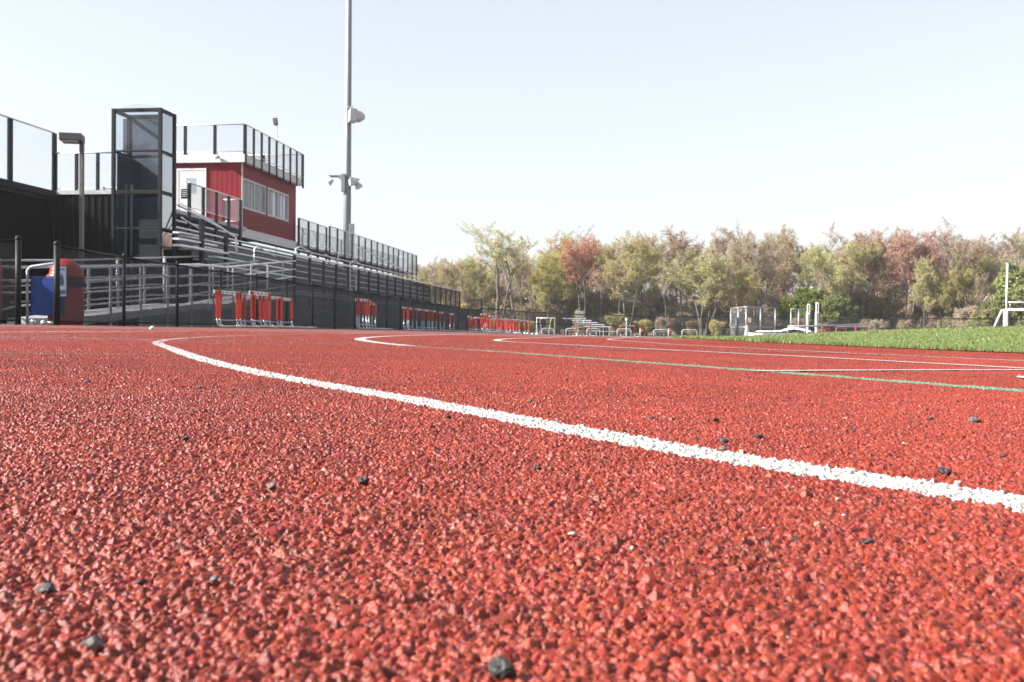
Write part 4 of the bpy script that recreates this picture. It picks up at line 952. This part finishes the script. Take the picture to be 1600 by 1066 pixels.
# jump standards
for x, yt, Y, lab in ((1262, 475, 76.5, 'white pole vault upright, left and lower of the two'), (1275.5, 472.5, 75, 'pale cyan pole vault upright, right and taller of the two')):
    p = gp(x, Y); zt = at_Y(x, yt, Y)[2]; o = thing('vault_upright', lab, 'jump stand', p, 'uprights beside the landing mat'); m = M['cyan_white']
    q = MB(); q.box(p[0]-.09, p[0]+.02, Y-.08, Y+.08, p[2], zt-.75); q.build('column', m, o, bevel=.01)
    q = MB(); zz = zt-.74; q.box(p[0]-.06, p[0]+.0, Y-.05, Y+.05, zz-1.0, zt-.1); q.box(p[0]+.1, p[0]+.14, Y-.05, Y+.05, zz-.6, zt-.02); q.box(p[0]-.059, p[0]+.139, Y-.049, Y+.049, zt-.099, zt); q.box(p[0]-.059, p[0]+.139, Y-.048, Y+.048, zz-.05, zz+.06); q.build('slider', M['goal_white'], o, bevel=.006)
    q = MB(); q.box(p[0]-.3, p[0]+.3, Y-.5, Y+.5, p[2], p[2]+.06); q.build('base_plate', m, o, bevel=.01)
# rail beam and stacked planks
Yq = 70
o = thing('low_rail', 'long grey low rail on short posts before the landing mat', 'rail', gp(1230, Yq)); a = at_Y(1231, 510, Yq); b = at_Y(1310, 509.5, Yq); q = MB(); q.tube([a, b], .06, 8); q.build('beam', M['pole'], o, True)
for x in (1231, 1257, 1284):
    p = gp(x, Yq); q = MB(); q.tube([p, (p[0], Yq, a[2])], .04, 6); q.build('post', M['pole'], o, True)
Yk = 66; o = thing('plank_stack', 'stack of long grey planks lying on red trestles', 'planks', gp(1300, Yk))
for (x0, y0, x1, y1) in ((1270, 509.5, 1359, 506), (1285, 510.5, 1357, 509.8), (1300, 508, 1359, 506.8)):
    a = at_Y(x0, y0, Yk+rnd.random()); b = at_Y(x1, y1, Yk+rnd.random()); q = MB(); e = (b-a)/2; q.obox((a+b)/2, e, (0, .15, 0), (0, 0, .035)); q.build('plank', M['pole'], o)
for x0, x1, y in ((1284, 1297, 513), (1306, 1322, 512.5), (1336, 1353, 511.5)):
    a = at_Y(x0, y, Yk); b = at_Y(x1, y, Yk); q = MB(); gz = float(g(a[0], Yk)); q.box(a[0], b[0], Yk-.1, Yk+.1, a[2]-.05, a[2]+.02); q.box(a[0], a[0]+.08, Yk-.1, Yk+.1, gz, a[2]-.051); q.box(b[0]-.08, b[0], Yk-.1, Yk+.1, gz, a[2]-.051); q.build('trestle', M['dull_red'], o)
# football goal
Ygl = 62; p = gp(1571, Ygl); o = thing('goal_post', 'white football goal with a tall upright and two crossbars', 'goal', p)
za = at_Y(1571, 484, Ygl)[2]; zb = at_Y(1571, 472.5, Ygl)[2]; zt = at_Y(1573, 412, Ygl)[2]; gz = float(zg(p[0], Ygl)) - .05
q = MB(); q.box(p[0]-.11, p[0]+.09, Ygl-.1, Ygl+.1, gz, za); q.build('post', M['goal_white'], o, bevel=.01)
q = MB(); q.tube([(p[0]+.03, Ygl, za-.1), (p[0]+.06, Ygl, zt)], .055, 10); q.build('upright', M['goal_white'], o, True)
q = MB(); q.tube([(p[0]-.02, Ygl, za), (p[0]+7.3, Ygl, za)], .075, 8); q.build('crossbar', M['goal_white'], o, True)
q = MB(); q.tube([(p[0]+.1, Ygl, zb), (p[0]+7.2, Ygl, zb)], .05, 8); q.tube([(p[0]+.25, Ygl, zb), (p[0]+.25, Ygl, za)], .035, 6); q.build('upper_crossbar', M['galv'], o, True)
q = MB(); q.tube([(p[0]-.05, Ygl, za), (p[0]-.2, Ygl+.1, za-.05), (p[0]-.42, Ygl+1.4, gz)], .06, 8); q.build('brace', M['goal_white'], o, True)
q = MB(); q.box(p[0]+7.2, p[0]+7.4, Ygl-.1, Ygl+.1, gz, za); q.tube([(p[0]+7.3, Ygl, za), (p[0]+7.3, Ygl, zt)], .055, 10); q.build('far_post', M['goal_white'], o)
# ------------------------------------------------------------------ trees
class Sk:      # skeleton of one tree
    pass
def grow(seed, H, stems, spread, bare=.3, lean=(0, 0), dens=1., twig_n=5, leafn=4, leafs=.12, cols=((.2, .2, .06),), colmix=None, r0=.16, up=.35, drop=0., fork=None):
    rg = np.random.default_rng(seed); tv = MB(); tw = []; tips = []
    def branch(p, d, L, r, lev, ks):
        pts = [p]; rs = [r]; seg = L/ks
        for i in range(ks):
            d = d+rg.normal(0, .16 if lev else .09, 3)+np.array([0, 0, up*.35 if lev else .10])*(1 if lev < 3 else .4); d = d/np.linalg.norm(d)
            p = p+d*seg; pts.append(p); rs.append(max(.008, r*(1-(i+1)/ks*(.62 if lev == 0 else .8))))
        return pts, rs
    def twigs(p, d, L):
        for _ in range(twig_n):
            e = d+rg.normal(0, .75, 3)+np.array([0, 0, .25-drop]); e /= np.linalg.norm(e); l = L*rg.uniform(.5, 1.2)
            tw.append((p, p+e*l)); 
            for f in rg.random(leafn): tips.append(p+e*l*(.3+.75*f)+rg.normal(0, .06, 3))
    def sub(pts, rs, L, lev):
        n = {0: 9, 1: 6, 2: 4}[lev]*dens; n = int(n+rg.random())
        for k in range(n):
            f = (bare if lev == 0 else .25)+(1-(bare if lev == 0 else .25))*(k+rg.random())/n; f = min(f, .99)
            i = min(int(f*(len(pts)-1)), len(pts)-2); w = f*(len(pts)-1)-i; p = pts[i]*(1-w)+pts[i+1]*w; r = rs[i]*(1-w)+rs[i+1]*w
            ax = pts[i+1]-pts[i]; ax /= np.linalg.norm(ax); a = rg.uniform(0, 2*math.pi)
            o = np.array([math.cos(a), math.sin(a), rg.uniform(-.1, .5)]); d = ax*(.55 if lev == 0 else .7)+o*spread; d /= np.linalg.norm(d)
            if lev == 0: l = H*.40*(1-.45*abs((f-bare)/(1-bare)-.35))*rg.uniform(.7, 1.1)*(.6+.5*spread)
            else: l = L*rg.uniform(.35, .62)
            q, qr = branch(p, d, l, r*(.5 if lev == 0 else .55), lev+1, 5 if lev == 0 else 3)
            tv.tube(q, qr, 5 if lev == 0 else 3, False)
            if lev < 2: sub(q, qr, l, lev+1)
            for z in ((.55, .8, 1.) if lev else (1.,)): 
                j = min(int(z*(len(q)-1)), len(q)-1); twigs(q[j], (q[j]-q[j-1])/np.linalg.norm(q[j]-q[j-1]), .55 if lev else .8)
    for st in stems:
        d = np.array([st[2], st[3], 1.]); d /= np.linalg.norm(d); h = H*st[4]
        pts, rs = branch(np.array([st[0], st[1], -.2]), d, h, r0*st[5], 0, 9); tv.tube(pts, rs, 7, False); sub(pts, rs, h, 0)
    # twigs as slender three-sided spikes
    A = np.array([t[0] for t in tw]); B = np.array([t[1] for t in tw]); n = len(A); D = B-A; D /= np.linalg.norm(D, axis=1)[:, None]
    e = np.cross(D, np.array([.3, .5, .81])); e /= np.linalg.norm(e, axis=1)[:, None]; h = np.cross(D, e); r = .014
    V = np.stack([A+e*r, A-e*r*.5+h*r*.87, A-e*r*.5-h*r*.87, B], 1); k = np.arange(n)[:, None]*4
    I = np.concatenate([k, k+1, k+3, k+1, k+2, k+3, k+2, k, k+3], 1).reshape(-1)
    # buds / leaflets
    P = np.array(tips); m = len(P); Rm = rots(m, rg, 1.); s = leafs*rg.uniform(.5, 1.25, m)
    Q = np.array([[-.5, 0, 0], [0, -.36, .05], [.5, 0, 0], [0, .36, .05]]); LV = np.einsum('nij,vj->nvi', Rm, Q)*s[:, None, None]+P[:, None, :]
    C = np.array(cols); ci = rg.integers(0, len(C), m)
    lump = np.sin(P[:, 0]*1.3+seed)*np.sin(P[:, 1]*1.7)*np.sin(P[:, 2]*1.1+seed*2)
    cc = C[ci]*(1+.22*lump[:, None])*rg.lognormal(0, .12, (m, 1))
    return tv, V.reshape(-1, 3), I, LV.reshape(-1, 3), np.arange(m*4), np.repeat(np.clip(cc, .005, .9)[:, None], 4, 1).reshape(-1, 3)
PROTO = {}
def tree_proto(key, name, **kw):
    tv, V, I, LV, LI, LC = grow(**kw)
    o = thing(name, 'x', 'tree', (0, 0, 0)); tr = tv.build('trunk', M['bark'], o, True)
    a = np_mesh('twigs', V, 3, I, M['twig'], tr); b = np_mesh('crown', LV, 4, LI, M['leaf'], o, col=LC)
    top = max(LV[:, 2].max(), V[:, 2].max()); wid = np.percentile(np.abs(LV[:, 0]), 97)
    PROTO[key] = [o, False, np.percentile(LV[:, 2], 99.7), wid]
GREEN = ((.46, .46, .115), (.52, .50, .15), (.38, .40, .095), (.46, .40, .16)); PALE = ((.50, .49, .25), (.46, .46, .22), (.54, .52, .32))
RED = ((.44, .19, .115), (.49, .25, .155), (.38, .17, .115), (.46, .32, .20)); BARE = ((.50, .38, .26), (.42, .33, .23), (.54, .42, .30)); ORANGE = ((.36, .20, .11), (.33, .22, .14), (.38, .24, .15))
LEAFY = ((.20, .225, .075), (.235, .255, .09), (.15, .175, .06)); BRIGHT = ((.33, .34, .11), (.38, .38, .13), (.27, .28, .09))
one = [(0, 0, .03, 0, .86, 1)]; two = [(0, 0, -.22, .05, .86, .9), (.2, .1, .2, -.08, .82, .85)]; multi = [(-.2, 0, -.4, .1, .72, .8), (0, .1, -.08, .1, .85, .9), (.2, 0, .25, -.1, .8, .8), (.35, .1, .6, .05, .66, .7)]
tree_proto('A1', 'spring_tree', seed=1, H=12, stems=one, spread=.95, bare=.40, cols=GREEN+BARE[:1], leafn=6, leafs=.12, twig_n=6)
tree_proto('A2', 'spring_tree', seed=2, H=12, stems=two, spread=.9, bare=.42, cols=GREEN+BARE[:1], leafn=4, leafs=.12, dens=.9, twig_n=6)
tree_proto('A3', 'spring_tree', seed=3, H=10.5, stems=multi, spread=.95, bare=.46, cols=PALE+GREEN[:2], leafn=5, leafs=.125, dens=.8)
tree_proto('B1', 'red_maple', seed=4, H=13, stems=two, spread=.8, bare=.48, cols=RED, leafn=6, leafs=.12, dens=.9)
tree_proto('B2', 'red_maple', seed=5, H=13, stems=one, spread=.75, bare=.4, cols=RED, leafn=5, leafs=.12)
tree_proto('O1', 'russet_tree', seed=6, H=12, stems=two, spread=.95, bare=.45, cols=ORANGE, leafn=5, leafs=.115, dens=.9)
tree_proto('C1', 'bare_tree', seed=7, H=13, stems=one, spread=.62, bare=.35, cols=BARE, leafn=3, leafs=.12, twig_n=6)
tree_proto('C2', 'bare_tree', seed=8, H=13, stems=two, spread=.65, bare=.35, cols=BARE+GREEN[:1], leafn=3, leafs=.12, twig_n=6, dens=.9)
tree_proto('C3', 'bare_tree', seed=9, H=11, stems=[(0, 0, .05, 0, .9, 1.1)], spread=.5, bare=.5, cols=BARE, leafn=2, leafs=.11, twig_n=5, dens=.7)
tree_proto('D1', 'forked_tree', seed=21, H=15, stems=[(0, 0, -.10, 0, .97, .95), (.5, .5, .02, .02, .9, .6)], spread=.55, bare=.62, cols=PALE, leafn=4, leafs=.13, dens=.7, r0=.26)
tree_proto('D2', 'forked_tree', seed=22, H=15, stems=[(0, 0, .12, 0, .95, .9)], spread=.6, bare=.58, cols=PALE, leafn=4, leafs=.13, dens=.8, r0=.24)
tree_proto('E1', 'leafy_bush', seed=12, H=5.5, stems=multi, spread=1.0, bare=.08, cols=LEAFY, leafn=11, leafs=.24, r0=.07, dens=.9)
tree_proto('E2', 'leafy_bush', seed=13, H=5.5, stems=multi, spread=1.0, bare=.08, cols=BRIGHT, leafn=9, leafs=.22, r0=.07, dens=.9)
tree_proto('F1', 'brushwood', seed=14, H=3.6, stems=multi, spread=.9, bare=.1, cols=BARE, leafn=3, leafs=.12, r0=.05, dens=.75)
tree_proto('F2', 'brushwood', seed=15, H=3.6, stems=multi, spread=.9, bare=.1, cols=GREEN+BARE, leafn=4, leafs=.14, r0=.05, dens=.75)
COUNT = {}
LAND = [(700, 'beyond the end of the grandstand'), (760, 'above the corner gate frame'), (830, 'behind the last hurdles'), (880, 'behind the small square goal'), (960, 'behind the small far bleachers'), (1010, 'behind the lone hurdle'), (1060, 'behind the flagged white barrier'), (1130, 'left of the throwing cage'), (1215, 'behind the throwing cage'), (1290, 'behind the white uprights'), (1370, 'behind the stacked planks'), (1460, 'over the middle of the grass field'), (1550, 'left of the goal upright'), (1700, 'behind the football goal')]
WORDS = {'A1': 'yellow green budding tree', 'A2': 'two stemmed yellow green budding tree', 'A3': 'many stemmed pale green tree', 'B1': 'two stemmed red budding maple', 'B2': 'single stemmed red budding maple', 'O1': 'russet brown budding tree', 'C1': 'bare grey brown tree', 'C2': 'two stemmed bare brown tree', 'C3': 'slim bare tree', 'D1': 'tall forked pale green tree', 'D2': 'tall thin pale green tree', 'E1': 'dense dark green bush', 'E2': 'bright yellow green bush', 'F1': 'low brown brushwood clump', 'F2': 'low greenish brushwood clump'}
PLANTS = []
def plant(key, x, ytop, Y, wscale=1., label=None, rot=None): PLANTS.append((key, x, ytop, Y, wscale, label, rot))
def plant_all( ):
    from collections import defaultdict
    B = defaultdict(list)
    for P in PLANTS:
        if P[5] is None:
            w = next(l for a, l in LAND if P[1] <= a); B[(P[0], w)].append(P)
    lab = {}
    for (k, w), L in B.items():
        L.sort(key=lambda P: P[1])
        for i, P in enumerate(L):
            lab[id(P)] = f'{WORDS[k]} {w}' if len(L) == 1 else f'{NTH[i]} {WORDS[k]} from the left {w}'
    for P in PLANTS:
        key, x, ytop, Y, ws, l, rot = P; pr = PROTO[key]
        o = pr[0] if not pr[1] else copy_tree(pr[0]); pr[1] = True
        X = (x-800)/F*Y; gz = float(g(X, Y)) if Y < 100 else float(g(X, Y))
        h = at_Y(x, ytop, Y)[2]-gz; sc = h/pr[2]
        o.location = (X, Y, gz-.05); o.scale = (sc*ws, sc*ws, sc); o.rotation_euler = (0, 0, rot if rot is not None else rnd.uniform(0, 6.28))
        o['label'] = l or lab[id(P)]; o['category'] = 'bush' if key[0] in 'EF' else 'tree'
        o['group'] = {'E': 'bushes at the edge of the wood', 'F': 'brushwood at the edge of the wood'}.get(key[0], 'trees of the wood behind the field')
# front rank, left to right
for a in ((('C2'), 662, 402, 118), ('A2', 690, 408, 112), ('O1', 712, 404, 124), ('A1', 735, 398, 114), ('F2', 700, 470, 106), ('A2', 752, 402, 120),
          ('B2', 828, 396, 122), ('A1', 852, 396, 112), ('A3', 868, 380, 120), ('A1', 886, 364, 124), ('B1', 912, 366, 116), ('D2', 940, 354, 122), ('A2', 982, 366, 112), ('C1', 958, 378, 124), ('A1', 1008, 378, 118),
          ('O1', 1068, 362, 124), ('C2', 1034, 372, 126), ('A3', 1098, 381, 107, 1.25), ('C1', 1132, 362, 126), ('A2', 1150, 388, 118), ('C2', 1172, 354, 116), ('C1', 1200, 357, 122), ('B2', 1228, 358, 124, .8), ('C1', 1190, 372, 112), ('A1', 1166, 420, 108),
          ('A1', 1272, 382, 116), ('A2', 1302, 376, 112), ('A1', 1322, 378, 122), ('C3', 1246, 392, 120), ('B1', 1352, 356, 116), ('B1', 1418, 351, 112, 1.05), ('B2', 1392, 370, 124), ('C2', 1376, 372, 120), ('A1', 1443, 402, 108, .8),
          ('C1', 1472, 372, 120), ('C2', 1498, 364, 116), ('O1', 1534, 362, 118), ('C1', 1562, 362, 122), ('C2', 1584, 366, 114), ('A2', 1478, 418, 108, .8), ('A2', 1512, 398, 112, .9), ('C1', 1620, 362, 116), ('C1', 1640, 370, 122)):
    plant(*a)
plant('D1', 776, 345, 106, 1.45, 'tall sparse pale green tree with forked trunk above the last hurdles', 0.)
plant('D2', 802, 347, 106, 1.4, 'tall sparse pale green tree with thin dark trunk just right of the forked one', 1.0)
plant('C3', 816, 412, 107, .9, 'dark slanting bare trunk right of the tall forked pale tree')
plant('E1', 1262, 452, 106, .95); plant('E1', 1304, 464, 105, .9); plant('E2', 1290, 468, 104, .8)
plant('E2', 1598, 418, 106, .95); plant('E2', 1556, 468, 106, .9); plant('E1', 1582, 474, 107); plant('E2', 1530, 492, 104); plant('F1', 1520, 478, 106); plant('A1', 1608, 430, 104, .9)
plant('A1', 650, 430, 108, .9); plant('E2', 905, 485, 104, .7); plant('E1', 860, 500, 103, .8)
rr = random.Random(3)
for x in range(668, 1640, 34):
    plant('F1' if rr.random() < .55 else 'F2', x+rr.uniform(-10, 10), rr.uniform(488, 506), rr.uniform(103, 112))
for x in range(672, 1640, 26):       # trunks you can tell apart between them
    plant('C3', x+rr.uniform(-9, 9), rr.uniform(392, 432), rr.uniform(108, 124), rr.uniform(.7, 1.))
for x in range(640, 1660, 30):       # back rank
    plant(rr.choice(['C1', 'C2', 'A1', 'O1', 'C1', 'C2']), x+rr.uniform(-12, 12), rr.uniform(374, 398) if x > 860 else rr.uniform(404, 420), rr.uniform(130, 150), label='tree in the back rank of the wood, mostly hidden by the front trees')
for x in range(650, 1660, 24):
    plant('F1', x+rr.uniform(-9, 9), rr.uniform(448, 474), rr.uniform(118, 132), 1.3, label='brown brushwood deep in the wood, mostly hidden by the front trees')
plant_all()
for i, (X, Y, sc, w, lab) in enumerate(((-62, -38, 3.2, .8, 'dense tree across the field mirrored tallest in the lift glass'), (-78, -30, 2.4, 1.2, 'broad tree beside the tallest one mirrored in the lift glass'), (-50, -46, 2.3, 1.2, 'broad tree mirrored low in the lift glass'))):
    o = copy_tree(PROTO['E1'][0]); o.location = (X, Y, 0); o.scale = (sc*w, sc*w, sc); o.rotation_euler = (0, 0, i*2.1); o['label'] = lab; o['category'] = 'tree'; o['group'] = 'trees across the field'
hx = np.linspace(-120, 260, 90); hy = np.array([150, 158, 166, 176, 190, 215, 260.]); HX, HY = np.meshgrid(hx, hy)
prof = np.array([-.6, 2.2, 5.0, 7.2, 8.6, 9, 9])[:, None]
HZ = prof*(.80+.20*np.sin(HX*.11+1)*np.sin(HX*.047))+.5*np.sin(HX*.9+HY*.7)*(prof > 0)*(prof/9)
tag(grid_obj('hill', HX, HY, HZ, M['hill']), 'brown wooded rise behind the trees', 'hill', kind='structure')

# ------------------------------------------------------------------ sky, sun, camera
EL, AZ = 33., 257.                    # sun height; bearing clockwise from the view axis (275 = just behind left)
wd = bpy.data.worlds.new('World'); SC.world = wd; wd.use_nodes = True; nt = wd.node_tree
sk = nt.nodes.new('ShaderNodeTexSky'); sk.sky_type = 'NISHITA'; sk.sun_disc = False; sk.sun_elevation = R_(EL); sk.sun_rotation = R_(AZ)
sk.air_density = 1.0; sk.dust_density = 1.2; sk.ozone_density = 2.0; sk.altitude = 0
bg = nt.nodes['Background']; bg.inputs['Strength'].default_value = .15; hs_ = nt.nodes.new('ShaderNodeHueSaturation'); hs_.inputs['Saturation'].default_value = .55; hs_.inputs['Hue'].default_value = .502; ga = nt.nodes.new('ShaderNodeGamma'); ga.inputs['Gamma'].default_value = .5; nt.links.new(sk.outputs[0], ga.inputs['Color']); nt.links.new(ga.outputs[0], hs_.inputs['Color']); nt.links.new(hs_.outputs[0], bg.inputs['Color'])
sl = bpy.data.lights.new('sun', 'SUN'); sl.energy = 5.0; sl.angle = R_(.53); sl.color = (1, .955, .89)
so = bpy.data.objects.new('sun', sl); COL.objects.link(so)
d = Vector((math.sin(R_(AZ))*math.cos(R_(EL)), math.cos(R_(AZ))*math.cos(R_(EL)), math.sin(R_(EL))))
so.rotation_euler = d.to_track_quat('Z', 'Y').to_euler(); so.location = d*200
cam = bpy.data.cameras.new('camera'); co = bpy.data.objects.new('camera', cam); COL.objects.link(co); SC.camera = co
cam.sensor_width = 36; cam.lens = 36; cam.clip_start = .01; cam.clip_end = 6000
Mx = Matrix((tuple(RT)+(CAM[0],), tuple(UP)+(CAM[1],), tuple(-FW)+(CAM[2],), (0, 0, 0, 1)))
m3 = Matrix((RT, UP, -FW)).transposed().to_4x4(); m3.translation = Vector(CAM); co.matrix_world = m3
cam.dof.use_dof = True; cam.dof.focus_distance = .75; cam.dof.aperture_fstop = 50
SC.view_settings.view_transform = 'Standard'; SC.view_settings.look = 'None'; SC.view_settings.exposure = 1.7; SC.view_settings.gamma = 1
SC.render.resolution_x = 1024; SC.render.resolution_y = 682
SC.cycles.max_bounces = 6; SC.cycles.transparent_max_bounces = 12

hz = bpy.data.materials.new('pale air'); hz.use_nodes = True; nt = hz.node_tree; nt.nodes.remove(nt.nodes['Principled BSDF'])
pv = nt.nodes.new('ShaderNodeVolumePrincipled'); pv.inputs['Color'].default_value = (.9, .93, .97, 1); pv.inputs['Density'].default_value = .0004; pv.inputs['Anisotropy'].default_value = .3
nt.links.new(pv.outputs[0], nt.nodes['Material Output'].inputs['Volume'])
q = MB(); q.box(-905, 905, -505, 905, -4, 32); o = q.build('haze', hz); tag(o, 'thin pale spring haze over the field', 'haze', kind='stuff');
